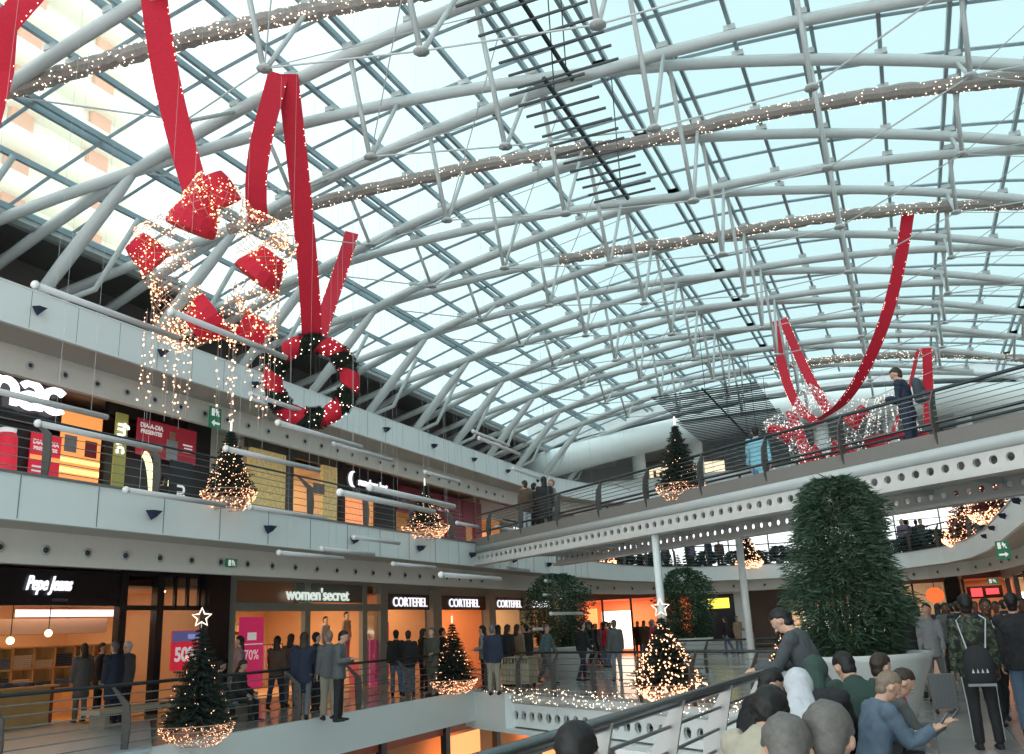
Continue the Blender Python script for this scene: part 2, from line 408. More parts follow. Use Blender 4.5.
def railing(name, label, path, z, outside, posts, bars, h=1.0, lean=.18, group=None, topr=.03, topm=None, barm=None, mid=None, drop=.22, wide=1., barr=.008, bladem=None):
    """path: plan points; outside: +1/-1 side of the drop (left normal)"""
    t = thing(name, label, 'railing', group)
    P = [Vector((a, b, 0)) for a, b in path]
    def at(s):
        for i in range(len(P)-1):
            d = (P[i+1]-P[i]).length
            if s <= d or i == len(P)-2: u = (P[i+1]-P[i]).normalized(); return P[i]+u*s, u
            s -= d
    def shifted(dz, sh):
        out = []; k = len(P)
        for i in range(k):
            u = (P[min(i+1,k-1)]-P[max(i-1,0)]).normalized(); n = Vector((-u.y, u.x, 0))*outside
            out.append(P[i]+n*sh+Vector((0,0,z+dz)))
        return out
    MB().tube(shifted(h, -lean), topr, 10).build('handrail', topm or DARKR, t, True)
    for q in bars:
        MB().tube(shifted(q*h, .02 if q < .6 else -lean*(q-.6)/.4*.7), barr, 6).build('bar', barm or GREYR, t, True)
    if mid: MB().tube(shifted(mid*h, -.02), .028, 8).build('middle_rail', DARKR, t, True)
    for s in posts:
        p, u = at(s); n = Vector((-u.y, u.x, 0))*outside
        blade(t, p+Vector((0,0,z)), n, h, drop, lean=lean, wide=wide, m=bladem)
    return t
RB = [.12,.27,.42,.57,.72,.86]
BRP = mat('bridge_paint', (.60,.60,.585), .4)
br = thing('footbridge', 'white upper footbridge with round holes along its girders crossing the void', 'footbridge')
SL = 20.2
def face(n_off): return lambda s, z: bp(s, n_off, z)
for n_off, nm in ((0.0, 'near girder'), (3.0, 'far girder')):
    sg = -1 if n_off == 0 else 1
    web_mesh(SL, 3.58, 3.86, 76, .068, face(n_off+sg*.02)).build('girder_web', BRP, br)
    web_mesh(SL, 3.58, 3.86, 76, .068, face(n_off-sg*.03)).build('girder_web', BRP, br)
    MB().tube([bp(0, n_off, 3.97), bp(SL, n_off, 3.97)], .105, 14).build('flange_tube', STEELW, br, True)
    b = MB(); M = Matrix(((BU.x, BN.x, 0, BA.x), (BU.y, BN.y, 0, BA.y), (0,0,1,0), (0,0,0,1)))
    b.box((0, n_off-.16, 3.50), (SL, n_off+.16, 3.58), M); b.build('bottom_flange', BRP, br)
    b = MB(); b.box((0, n_off-.06 if sg < 0 else n_off-.1, 4.06), (SL, n_off+.10 if sg < 0 else n_off+.06, 4.30), M); b.build('edge_board', BROWNB, br)
b = MB(); b.box((.15, .1, 4.0), (SL, 2.9, 4.12), M); b.build('deck', FLOOR, br)
b = MB(); b.box((0, .18, 3.84), (SL, 2.82, 3.99), M); b.build('deck_underside', STEELW, br)
for i in range(14):
    b = MB(); b.box((.7+i*1.42, .1, 3.74), (.78+i*1.42, 2.9, 3.86), M); b.build('cross_beam', STEELW, br)
def bpath(s0, s1, n): a = bp(s0, n); b_ = bp(s1, n); return [(a.x, a.y), (b_.x, b_.y)]
railing('railing', 'dark railing with crescent posts along the near edge of the upper footbridge', bpath(0, SL, -.02), 4.24, -1, [1.1,2.95]+[4.81+1.83*i for i in range(9)], [.3,.42,.54,.66,.78,.89], h=.76, mid=.30, lean=.10, drop=.26, wide=1.1)
railing('railing', 'railing with thin wires along the far edge of the upper footbridge', bpath(0, SL, 3.02), 4.24, 1, [1.1+1.83*i for i in range(11)], [.15,.3,.45,.6,.75,.88], h=.76, lean=.10, wide=1.0)
for (s, n_, lab) in ((8.6, 0.0, 'slim round column under the near girder of the upper footbridge'), (8.1, 3.0, 'slim round column under the far girder of the upper footbridge')):
    c = MB(); p = bp(s, n_); c.tube([(p.x, p.y, 0), (p.x, p.y, 3.5)], .085, 14); tag(c.build('column', WHITE, None, True), lab, 'column')
# lower footbridge edge
b2 = thing('lower_footbridge', 'white lower footbridge girder with round holes under the strolling visitors', 'footbridge')
web_mesh(12.9, -.85, -.28, 32, .12, lambda s, z: bp(s+.6, -.16, z)).build('girder_web', WHITE, b2)
web_mesh(12.9, -.85, -.28, 32, .12, lambda s, z: bp(s+.6, -.08, z)).build('girder_web', WHITE, b2)
MB().tube([bp(.3, -.12, -.17), bp(13.4, -.12, -.17)], .12, 12).build('flange_tube', STEELW, b2, True)
b = MB(); b.box((.3, -.4, -1.0), (13.4, .1, -.9), M); b.build('bottom_flange', WHITE, b2)
b = MB(); b.box((0.0, -.42, -.98), (2.3, -.1, -.02), M); b.build('end_block', WHITE, b2)
b = MB(); b.box((0, .1, -1.0), (13.4, 3.4, -.6), M); b.build('deck_underside', STEELW, b2)
railing('railing', 'grey railing with crescent posts along the lower footbridge above the garland', bpath(.1, 13.3, -.05), 0, -1, [.6+1.75*i for i in range(8)], RB, wide=1.0, barr=.009)
railing('railing', 'railing behind the glittering fir in the middle of the walkway', [(-8.6, 31.5), (-1.4, 27.5)], 0, -1, [.6+1.9*i for i in range(5)], RB)
k = MB(); k.box((-8.6,31.4,-.0),(-1.4,31.5,.1)); 
k = MB(); q_ = [onz(a, b_, .06) for a, b_ in ((-40,712),(20,716),(94,725),(150,719),(152,748),(60,762),(-60,775))]; k.prism([(v.x, v.y) for v in q_][::-1], .05, Matrix.Translation((0,0,.005))); struct('trim_10', k, mat('pale_blue_patch', (.42,.50,.54), .35))  # flat pale blue patch added on top of the floor tiles
# gallery railings
railing('railing', 'dark railing with curved blade posts along the left lower walkway', [(-11.95, 4), (-11.95, 24.7)], 0.03, -1, [.87+2.27*i for i in range(9)], RB, lean=.3, wide=1.2, barr=.011)
railing('railing', 'dark railing along the left upper walkway by the shops', [(-11.95, 4), (-11.95, 24.4)], 4.17, -1, [1.2+2.27*i for i in range(9)], RB, lean=.28, wide=1.2, h=.98, barr=.007, topr=.022)
def sub(path, a, b): return path[a:b]
railing('railing', 'railing around the far rounded end of the upper ring', [(-11.95, 27.6)]+RING[3:15]+[(2.72, 19.5)], 4.17, -1, [1.5+2.1*i for i in range(19)], RB, group=None)
railing('railing', 'thick grey handrail and flat posts beside the seated visitors', RAILR, 0.02, 1, [1.1+1.36*i for i in range(14)], [.1,.25,.4,.55,.7,.85], lean=.12, topr=.04, topm=mat('brushed_dark_rail', (.10,.12,.13), .22, metal=.7), h=1.08, wide=1.4, barr=.012, bladem=mat('pale_grey_blade', (.36,.36,.35), .4, metal=.3))
# ------------------------------------------------------------------ round downlights and parapet lamps
dl0 = None
def downlight(p, n, group):
    global dl0
    if dl0 is None:
        dl0 = thing('downlight', 'small round eyeball downlight in the pale band', 'downlight')
        MB().lathe([(.05,0),(.085,.0),(.085,.02),(.05,.02)], n=14).build('ring', STEELW, dl0, True)
        MB().sphere((0,0,.015), .047, 10, 6).build('eyeball', DARK, dl0, True)
        o = dl0
    else: o = dup(dl0)
    nn = Vector(n).normalized(); o.rotation_euler = nn.to_track_quat('Z', 'Y').to_euler(); o.location = p
    o['group'] = group[0]; o['label'] = group[1]
G1 = ('downlights over the left lower walkway', 'round downlight in the pale band above the left lower shops')
G2 = ('downlights over the left upper walkway', 'round downlight in the pale band above the left upper shops')
for i in range(22): downlight((-12.78, 9.75+.825*i, 3.2), (1,0,0), G1)
for i in range(30): downlight((-15.98, 11.6+.853*i, 7.31), (1,0,0), G2)
B1 = offs(RING, .88)
G3 = ('downlights on the far ring band', 'round downlight in the curved pale band at the far end')
for a, b_ in zip(B1[3:13], B1[4:14]):
    a, b_ = Vector((*a, 3.22)), Vector((*b_, 3.22)); L = (b_-a).length; t = (b_-a).normalized(); n = Vector((t.y, -t.x, 0)); m_ = max(1, int(L/1.2))
    for j in range(m_): downlight(a.lerp(b_, (j+.5)/m_)+n*.01, n, G3)
lamp0 = None
def wall_lamp(p, n, group, label):
    global lamp0
    if lamp0 is None:
        lamp0 = thing('wall_lamp', label, 'lamp')
        MB().box((-.03,-.035,-.03),(.03,.0,.03)).build('bracket', DARK, lamp0)
        MB().add([(-.13,-.04,.06),(.13,-.04,.06),(0,-.04,-.1),(-.09,-.2,.05),(.09,-.2,.05),(0,-.17,-.05)], [(0,1,2),(3,5,4),(0,3,4,1),(1,4,5,2),(2,5,3,0)]) or None
        h = MB(); h.add([(-.13,-.03,.06),(.13,-.03,.06),(0,-.03,-.1),(-.09,-.2,.05),(.09,-.2,.05),(0,-.17,-.05)], [(0,1,2),(3,5,4),(0,3,4,1),(1,4,5,2),(2,5,3,0)]); h.build('lamp_head', mat('navy_lamp_shell', (.012,.02,.05), .4), lamp0)
        o = lamp0
    else: o = dup(lamp0)
    nn = Vector(n); o.location = p; o.rotation_euler = (0, 0, math.atan2(nn.y, nn.x)+PI/2); o['group'] = group; o['label'] = label
for i in range(10): wall_lamp((-14.9, 11.63+3.25*i, 8.04), (1,0,0), 'lamps on the upper left parapet', 'small dark lamp on the top left parapet')
for i in range(7): wall_lamp((-11.79, 11.77+3.12*i, 3.80), (1,0,0), 'lamps on the middle left parapet', 'small dark lamp on the middle left parapet')
for y in (23.6,27.3,31.2,34.6,38.2): wall_lamp((2.58, y, 3.93), (-1,0,0), 'lamps on the right parapet', 'small dark lamp on the right curved parapet')
# ------------------------------------------------------------------ hanging white rods
rods = [(35,288,178,335),(171,317,286,353),(-50,379,107,418),(38,424,161,449),(251,395,323,417),(226,448,319,471),(126,490,225,505),(278,425,361,445),(334,444,392,460),(340,491,434,513),(370,487,454,507),(250,508,326,518),(279,551,343,560),(322,549,374,554),(354,537,399,543.5),(393,564,435,567.5),(457,523,478,527),(496,526.5,527,533),(532,503.6,556,518),(613,482,630,490),(593,528.7,610,532),(548,539.7,573,546),(582,549,599,551),(508,568,529,570),(473,431,509,446),(479,438,519,454),(513,469,539,477.6),(425,471,459.6,483),(545.5,581,564,582.6),(561,584.6,585,587),(544,595,565,595.7),(551,614,582,613),(534,629,558,628.6),(441,575,500,579)]
for q in rods:
    r1, r2 = ray(q[0], q[1]), ray(q[2], q[3])
    x = max(-11.2, 2.6/(r2.y/r2.x-r1.y/r1.x)) if (r2.y/r2.x-r1.y/r1.x) < 0 else -11.2
    x = min(x, -7.6)
    a, b_ = onx(q[0], q[1], x), onx(q[2], q[3], x)
    z = (a.z+b_.z)/2; a.z = b_.z = z
    spot = 'near the left upper shops' if q[0] < 300 else 'in the middle distance'
    t = thing('hanging_rod', 'slim frosted white rod hung level on thin wires above the void', 'hanging rod', 'slim white rods hung in the void', a)
    t['_abs'] = 1
    MB().tube([a, b_], .046, 10).build('rod', ROD, t, True)
    MB().sphere(a, .06, 8, 6).build('end_cap', mat('rod_end', (.75,.74,.72), .4), t, True)
    zt = min(RZ(x/W+12.23)-.1, z+9)
    for f in (.12, .88):
        p = a.lerp(b_, f); MB().tube([p, (p.x, p.y, zt)], .0024, 4).build('wire', WIRE, t)
# ------------------------------------------------------------------ dark hanging ladders
def ladder(c0, L, wid, n, label, group=None):
    t = thing('hanging_ladder', label, 'hanging ladder', group, c0); t['_abs'] = 1
    a = Vector(c0); b_ = a+Vector((0, L, 0))
    MB().tube([a, b_], .045, 6).build('spine', DARKR, t)
    for i in range(n):
        p = a.lerp(b_, (i+.3)/n); MB().tube([p+Vector((-wid/2,0,-.05)), p+Vector((wid/2,0,-.05))], .026, 6).build('rung', DARKR, t)
    for f in (.1, .9):
        p = a.lerp(b_, f); MB().tube([p, (p.x, p.y, RZ(p.x/W+12.23))], .012, 4).build('wire', DARKR, t)
ladder((-4.25, 10.3, 11.1), 3.3, 1.9, 8, 'dark hanging ladder under the glass roof, the nearer of the two at the top')
ladder((-4.35, 12.35, 10.4), 4.9, 1.35, 13, 'dark hanging ladder under the glass roof, farther of the two at the top')
for j, (x, y, z) in enumerate(((-6.4,34.5,10.4),(-5.9,36.5,9.7),(-5.2,39,9.2))):
    ladder((x, y, z), 6.0, 4.2, 17, 'wide dark ladder of thin slats hung beneath the far roof', 'slatted ladders under the far roof')
# ------------------------------------------------------------------ garlands of light wound on tubes
def bulbs_on(path, rad, n, size, seed, m=BULB):
    rr = random.Random(seed); mb = MB(); P = path; k = len(P)-1
    for _ in range(n):
        f = rr.random()*k; i = int(f); p = P[i].lerp(P[min(i+1,k)], f-i); a = rr.random()*2*PI
        t = (P[min(i+1,k)]-P[i]).normalized(); u = Vector((0,1,0)).cross(t).normalized(); w = t.cross(u)
        mb.octa(p+u*rad*math.cos(a)+w*rad*math.sin(a), size*rr.uniform(.7, 1.2))
    return mb
NETW = mat('garland_wrap', (.27,.24,.22), .7, noise_amt=.4, nscale=25)
def cross_path(k, i0, i1): 
    P = []
    for t in range(25):
        i = i0+(i1-i0)*t/24; P.append(RP(i, Y0+DY*(k+(i-2)/7) if i < 9 else Y0+DY*(k+1)))
    return P
for (kk, i0, i1, lab) in ((-1, 1.8, 8.8, 'string light garland wound on the nearest roof tube at top left'), (1, 1.9, 17, 'string light garland wound on the roof tube crossing above the ladders'), (3, 6, 17, 'string light garland on a roof tube behind the right red ribbon'), (8, 9, 17, 'dim string light garland on a far roof tube')):
    P = cross_path(kk, i0, i1)
    t = thing('light_garland', lab, 'garland', loc=P[3]); t['_abs'] = 1
    Pw = []
    rr = random.Random(kk+50)
    for i in range(len(P)-1):
        for q in range(4): Pw.append(P[i].lerp(P[i+1], q/4)+Vector((0, rr.uniform(-.02,.02), rr.uniform(-.02,.02))))
    MB().tube(Pw, [rr.uniform(.15,.18) for _ in Pw], 9).build('netting', NETW, t)
    tag(bulbs_on(P, .17, 700, .014, kk, BULBW).build('bulbs', BULBW, t), kind='stuff')
# ------------------------------------------------------------------ shops
def lamp(loc, size, energy, col, rot=(0,0,0), name='area_light'):
    l = bpy.data.lights.new(name, 'AREA'); l.shape = 'RECTANGLE'; l.size, l.size_y = size; l.energy = energy; l.color = col
    o = bpy.data.objects.new(name, l); COL.objects.link(o); o.location = loc; o.rotation_euler = rot; return o
WARM = (1, .60, .31); AMBER = (1, .42, .13)
ORW = mat('warm_orange_wall', (.78, .56, .36), .7); PALEW = mat('pale_shop_wall', (.78, .68, .55), .7); WOODF = mat('light_wood', (.62, .38, .16), .5, nscale=3, noise_amt=.2)
SPOT = glow('warm_spot', (1, .72, .40), 9.0); SIGNW = glow('white_sign_glow', (.93, .93, 1.0), 1.15)
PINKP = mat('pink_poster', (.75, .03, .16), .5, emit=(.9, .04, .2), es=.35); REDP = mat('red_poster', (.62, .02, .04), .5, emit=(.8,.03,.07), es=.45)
MINT = mat('mint_grey_frame', (.34, .42, .40), .5); BLACKG = mat('black_gloss', (.015,.015,.022), .25)
def shop(name, label, y0, y1, z0, wall, energy, col=WARM, top=3.5, spots=4, floorc=None, depth=5.2, cat='shop'):
    t = thing(name, label, cat, 'shops along the left side', (-18, (y0+y1)/2, z0)); t['_abs'] = 1
    x0 = -18-depth
    MB().box((x0, y0, z0), (x0+.1, y1, z0+top)).build('back_wall', wall, t)
    MB().box((x0, y0, z0), (-18.05, y0+.08, z0+top)).build('side_wall', wall, t)
    MB().box((x0, y1-.08, z0), (-18.05, y1, z0+top)).build('side_wall', wall, t)
    MB().box((x0, y0, z0+top-.42), (-18.15, y1, z0+top-.36)).build('ceiling_panel', wall, t)
    MB().box((x0, y0, z0+.005), (-18.0, y1, z0+.02)).build('floor_panel', floorc or wall, t)
    for i in range(spots):
        f = (i+.5)/spots
        b = MB(); b.lathe([(.001,0),(.09,0),(.11,.03)], (-18.9-(i % 3)*1.2, y0+(y1-y0)*f, z0+top-.45), 12); b.build('spotlight', SPOT, t)
    lamp((-20.3, (y0+y1)/2, z0+top-.5), (2.6, (y1-y0)*.7), energy, col)
    return t
def panel(parent, name, y0, y1, z0, z1, m, x=-17.98, t=.04, label=None):
    o = MB().box((x-t, y0, z0), (x, y1, z1)).build(name, m, parent)
    if label: o['label'] = label
    return o
def yL(px, X=-18): return onx(px, 600, X).y      # depth along the wall for a bearing
# --- lower left: denim shop
t = shop('clothing_shop', 'clothing shop with black fascia and glowing script lettering at lower left', 10, 20.2, 0, ORW, 150, spots=7, floorc=WOODF)
panel(t, 'sign_board', 9, 17.1, 2.62, 3.42, BLACKG, x=-17.9, t=.14)
ya, yb = onx(26,590,-17.86).y, onx(72,592,-17.86).y
lettering('Pepe Jeans', .46, (-17.86, (ya+yb)/2, 3.06), SIGNW, t, bold=.008, shear=.35, fit=(yb-ya, .42))
lettering('LONDON', .09, (-17.86, 15.3, 2.74), mat('dim_letter', (.2,.2,.25), .5), t)
for y, w_ in ((17.05, .22), (18.25, .24)): MB().box((-18.05, y, 0), (-17.85, y+w_, 3.45)).build('door_post', BLACKG, t)
panel(t, 'transom', 17.1, 20.3, 2.52, 2.64, BLACKG, x=-17.88, t=.1); panel(t, 'transom', 17.1, 20.3, 3.36, 3.5, BLACKG, x=-17.88, t=.1)
for y in (18.9, 19.35, 19.8): panel(t, 'mullion', y, y+.08, 2.6, 3.4, BLACKG, x=-17.88, t=.08)
panel(t, 'pilaster', 20.0, 20.85, 0, 3.5, BLACKG, x=-17.7, t=.3)
panel(t, 'glass_pane', 17.3, 18.25, .05, 2.5, SHOPG, x=-17.95, t=.015); panel(t, 'glass_pane', 18.5, 20.0, .05, 2.5, SHOPG, x=-17.95, t=.015)
panel(t, 'inner_sign', 15.6, 18.9, 2.45, 2.62, SIGNW, x=-19.6, t=.05, label='white glowing sign strip inside the shop')
panel(t, 'canopy', 15.4, 18.6, 2.05, 2.42, mat('beige_canopy', (.55,.38,.28), .7), x=-19.9, t=.5)
def poster(name, label, y0, y1, z0, z1, m, parts=(), x=-17.7, cat='poster', group=None):
    t = thing(name, label, cat, group, (x, (y0+y1)/2, z0)); t['_abs'] = 1
    MB().box((x-.04, y0, z0), (x, y1, z1)).build('panel', m, t)
    for q in parts:
        if q[0] == 'text': lettering(q[1], q[2], (x+.01, q[3], q[4]), q[5], t, extrude=.004, bold=q[6] if len(q) > 6 else 0)
        else: MB().box((x-.01, q[1], q[3]), (x+.01, q[2], q[4])).build(q[0], q[5], t)
    return t
PLW = mat('poster_white', (.8,.8,.8), .5, emit=(1,1,1), es=.35)
poster('sale_poster', 'red sale poster reading 50% in the shop window behind the fir', 18.75, 19.75, 1.0, 2.0, REDP, [('text', '50%', .48, 19.25, 1.38, PLW, .015), ('header', 18.75, 19.75, 1.72, 1.98, mat('poster_blue', (.12,.13,.35), .5, emit=(.2,.2,.5), es=.3)), ('header_mark', 19.3, 19.7, 1.78, 1.9, PLW)], x=-17.75)
# cubby shelf with folded jeans
def cubby(name, label, loc, w_, rows, cols, h, m, stuffcols, faceX=True):
    t = thing(name, label, 'shelf unit', None, loc)
    cw = w_/cols; rh = h/rows; b = MB()
    for i in range(cols+1): b.box((-.35, i*cw-.02, 0), (0, i*cw+.02, h))
    for j in range(rows+1): b.box((-.35, 0, j*rh-.02), (0, w_, j*rh+.02))
    b.box((-.37, 0, 0), (-.35, w_, h)); b.build('cubbies', m, t)
    rr = random.Random(int(loc[1]*10))
    for j in range(rows):
        for i in range(cols):
            q = MB(); 
            for l in range(rr.randint(4, 7)): q.box((-.3, i*cw+.05, j*rh+.03+l*.045), (-.02-rr.random()*.03, (i+1)*cw-.05, j*rh+.065+l*.045))
            q.build('folded_stack', rr.choice(stuffcols), t)
    return t
DEN = [mat('denim_%s' % n, c, .8, nscale=30, noise_amt=.2) for n, c in (('dark', (.05,.07,.13)), ('mid', (.14,.19,.30)), ('pale', (.45,.5,.55)), ('cream', (.7,.62,.48)))]
cubby('shelf_unit', 'wooden cubby shelf of folded jeans at the back of the lower left shop', (-20.6, 15.2, .7), 4.3, 2, 7, 1.05, WOODF, DEN)
cubby('shelf_unit', 'low wooden shelf of folded clothes near the shop entrance', (-21.8, 12.2, .2), 2.6, 3, 4, 1.3, WOODF, DEN)
t = thing('display_counter', 'wooden counter with folded dark clothes at the left shop entrance', 'counter', None, (-18.3, 14.0, 0)); t['_abs'] = 1
MB().box((-19.3, 12.2, 0), (-18.2, 15.6, .85)).build('cabinet', WOODF, t); MB().box((-19.4, 12.1, .85), (-18.1, 15.7, .9)).build('top', WOODF, t)
for y in (12.2, 14.2, 15.55): MB().box((-18.22, y, 0), (-18.16, y+.06, .9)).build('frame_post', mat('rust_frame', (.25,.06,.03), .5), t)
q = MB(); rr = random.Random(3)
for i in range(16): q.box((-19.2+rr.random()*.3, 12.3+i*.2, .9), (-18.4+rr.random()*.15, 12.47+i*.2, .94+rr.random()*.06))
tag(q.build('folded_clothes', DEN[0], t), kind='stuff')
t = thing('stool', 'red bucket stool on thin legs at the left edge by the counter', 'stool', None, (-17.2, 12.7, 0))
MB().lathe([(.02,.50),(.16,.52),(.24,.60),(.28,.74),(.26,.74),(.22,.62),(.02,.54)], n=18).build('seat', mat('red_plastic', (.6,.04,.03), .4), t, True)
for a in range(4): MB().tube([(.08*math.cos(a*PI/2), .08*math.sin(a*PI/2), .52), (.22*math.cos(a*PI/2), .22*math.sin(a*PI/2), 0)], .012, 6).build('leg', DARK, t)
for i, (x, y, z) in enumerate(((-18.9,13.6,1.95),(-18.9,14.95,1.9),(-19.2,16.2,2.05))):
    t = thing('pendant_lamp', 'glowing round pendant bulb hanging over the counter', 'lamp', 'pendant bulbs over the counter', (x, y, z))
    MB().sphere((0,0,0), .085, 12, 8).build('globe', glow('pendant_globe', (1,.66,.32), 6), t, True); MB().tube([(0,0,.08),(0,0,.95)], .012, 6).build('cord', DARK, t)
# --- lower left: lingerie shop
t = shop('clothing_shop', 'clothing shop with mint grey frames and pale lettering beside the black pilaster', 20.85, 29.4, 0, ORW, 165, spots=8)
panel(t, 'sign_board', 24.1, 27.9, 2.78, 3.36, mat('dull_green_board', (.16,.20,.19), .5), x=-17.85, t=.1)
ya, yb = onx(286,596,-17.8).y, onx(349,598,-17.8).y
lettering("women'secret", .46, (-17.8, (ya+yb)/2, 3.03), glow('pale_letters', (.75,.85,.78), .8), t, bold=.004, fit=(yb-ya, .40))
for y, w_ in ((20.9,.35),(24.55,.28),(27.9,.3),(29.1,.5)): panel(t, 'frame_post', y, y+w_, 0, 3.5, MINT, x=-17.82, t=.16)
panel(t, 'frame_rail', 20.9, 29.4, 2.50, 2.74, MINT, x=-17.83, t=.14); panel(t, 'frame_rail', 20.9, 29.4, 3.38, 3.5, MINT, x=-17.83, t=.14)
panel(t, 'glass_pane', 21.2, 24.6, .05, 2.5, SHOPG, x=-17.95, t=.015); panel(t, 'glass_pane', 28.2, 29.1, .05, 2.5, SHOPG, x=-17.95, t=.015)
panel(t, 'upper_glass', 21.2, 24.4, 2.74, 3.38, mat('brown_tinted_board', (.42,.22,.13), .35), x=-17.95, t=.02)
poster('window_poster', 'tall pink window poster with a padlock drawing in the mint framed shop', 21.9, 23.0, .3, 2.35, PINKP, [('text', '70%', .4, 22.45, 1.25, PLW), ('rule', 21.95, 22.95, 1.55, 1.58, PLW), ('lock_shape', 22.25, 22.65, 1.68, 1.9, PLW)], x=-18.2)
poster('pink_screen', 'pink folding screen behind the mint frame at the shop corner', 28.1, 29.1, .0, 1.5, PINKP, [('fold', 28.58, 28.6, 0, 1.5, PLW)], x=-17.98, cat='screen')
cubby('shelf_unit', 'bright shelf wall of pale underwear boxes deep in the mint framed shop', (-22.6, 23.4, .6), 4.6, 3, 7, 1.6, PALEW, [mat('cloth_pink', (.75,.3,.35), .8), DEN[3], mat('cloth_red', (.6,.05,.08), .8)])
# --- lower left: three repeats of the white-lettered shop
cort = [(29.55, 32.9, 32.9-.6), (33.6, 38.2, 0), (38.9, 42.6, 0), (43.2, 46.5, 0)]
for j, (a, b_, _) in enumerate(cort):
    t = shop('clothing_shop', ['clothing shop bay with black sign and white capitals, first after the mint frames', 'clothing shop bay with black sign behind the second fir', 'clothing shop bay with black sign behind the group of talkers', 'clothing shop bay with black sign half hidden by the leafy bush'][j], a, b_, 0, [ORW, mat('deep_orange_wall', (.85,.46,.24), .7), PALEW, ORW][j], [60, 90, 70, 50][j], spots=3)
    panel(t, 'sign_board', a+.05, b_-.15, 2.55, 3.12, mat('dark_sign', (.03,.025,.03), .4), x=-17.8, t=.16)
    lettering('CORTEFIEL', .40, (-17.78, (a+b_)/2, 2.83), SIGNW, t, bold=.0, fit=(min(2.9, (b_-a)*.78), .34))
    panel(t, 'lintel', a-.7, b_+.1, 3.12, 3.5, MINT, x=-17.9, t=.1)
    MB().box((-18.1, b_, 0), (-17.7, b_+.72, 3.3)).build('column', MINT, t)
cubby('shelf_unit', 'red and white display rack at the first black sign shop', (-18.4, 29.7, .2), .9, 4, 1, 1.9, REDP, [DEN[3], REDP])
# --- upper left shops (floor z 4.15)
U = 4.17
t = shop('media_shop', 'black fronted shop with huge glowing white rounded letters at upper left', 10, 19.3, U, mat('dark_shop_wall', (.07,.06,.06), .6), 25, spots=5)
panel(t, 'sign_board', 8, 14.9, U+2.45, U+3.5, BLACKG, x=-17.9, t=.14); panel(t, 'front_panel', 16.3, 19.9, U+3.15, U+3.5, DARK, x=-17.9, t=.14)
def stroke(mb, pts, w, d=.08):
    P = [Vector((a_, b_)) for a_, b_ in pts]; k = len(P); Lf, Rt = [], []
    for i in range(k):
        t_ = (P[min(i+1,k-1)]-P[max(i-1,0)]).normalized(); n = Vector((-t_.y, t_.x))*w/2; Lf.append(P[i]+n); Rt.append(P[i]-n)
    for i in range(k-1): mb.prism([Rt[i], Rt[i+1], Lf[i+1], Lf[i]], d)
def arc(cx, cy, r, a0, a1, n=14, ry=None): return [(cx+r*math.cos(math.radians(a0+(a1-a0)*i/n)), cy+(ry or r)*math.sin(math.radians(a0+(a1-a0)*i/n))) for i in range(n+1)]
yb = onx(66,404,-17.8).y
for j, (cx, parts) in enumerate(((yb-2.05, [[(0,0),(0,.62)]+arc(.17,.62,.17,180,70,6), [(-.13,.47),(.2,.47)]]), (yb-1.62, [[(-.2,0),(-.2,.54)], [(-.2,.3)]+arc(0,.30,.19,175,0,10)+[(.19,0)]]), (yb-.98, [arc(0,.37,.19,150,0,8,.16)+[(.19,0)], arc(-.01,.17,.17,0,360,20,.13)]), (yb-.32, [arc(0,.28,.23,45,315,20,.23)]))):
    mb = MB()
    for q in parts: stroke(mb, q, .135)
    me = mb.mesh('letter', glow('white_letter_glow', (1,1,1), 1.6)); me.transform(Matrix.Translation((-17.82, cx, U+2.78)) @ FX @ Matrix.Diagonal((1.28, 1.12, 1, 1))); link('letter', me, t)
panel(t, 'front_panel', 19.0, 19.95, U, U+3.5, DARK, x=-17.85, t=.18); panel(t, 'front_panel', 13.2, 14.4, U, U+2.65, DARK, x=-17.95, t=.1)
panel(t, 'front_panel', 16.35, 19.0, U, U+2.65, mat('charcoal_front', (.035,.035,.045), .4), x=-17.97, t=.1)
ORL = mat('lit_orange_panel', (.85,.4,.12), .5, emit=(1,.36,.1), es=.8)
poster('glowing_window', 'tall glowing orange and yellow shop window panel under the white letters', 14.95, 16.12, U, U+3.08, ORL, [('yellow_streak', 14.95, 16.12, U+1.5, U+1.62, glow('yellow_streak', (1,.72,.25), 1.3)), ('yellow_streak', 14.95, 16.12, U+1.75, U+1.85, MATS['yellow_streak']), ('grey_badge', 15.05, 15.4, U+2.0, U+2.4, mat('grey_badge', (.3,.3,.32), .5)), ('red_badge', 15.65, 16.0, U+1.95, U+2.35, mat('maroon_badge', (.3,.03,.04), .5))], x=-17.88, cat='window display')
poster('sale_poster', 'bright red advertising poster in the upper left shop window', 14.15, 14.95, U, U+2.3, REDP, [('text', 'DIA-A-DIA', .15, 14.53, U+2.08, PLW, .004), ('text', 'PRESENTES', .13, 14.53, U+1.93, PLW, .004), ('orange_streak', 14.15, 14.95, U+1.68, U+1.78, ORL), ('pale_line', 14.22, 14.6, U+1.5, U+1.54, PLW), ('pale_line', 14.22, 14.5, U+1.4, U+1.44, PLW)], x=-17.85)
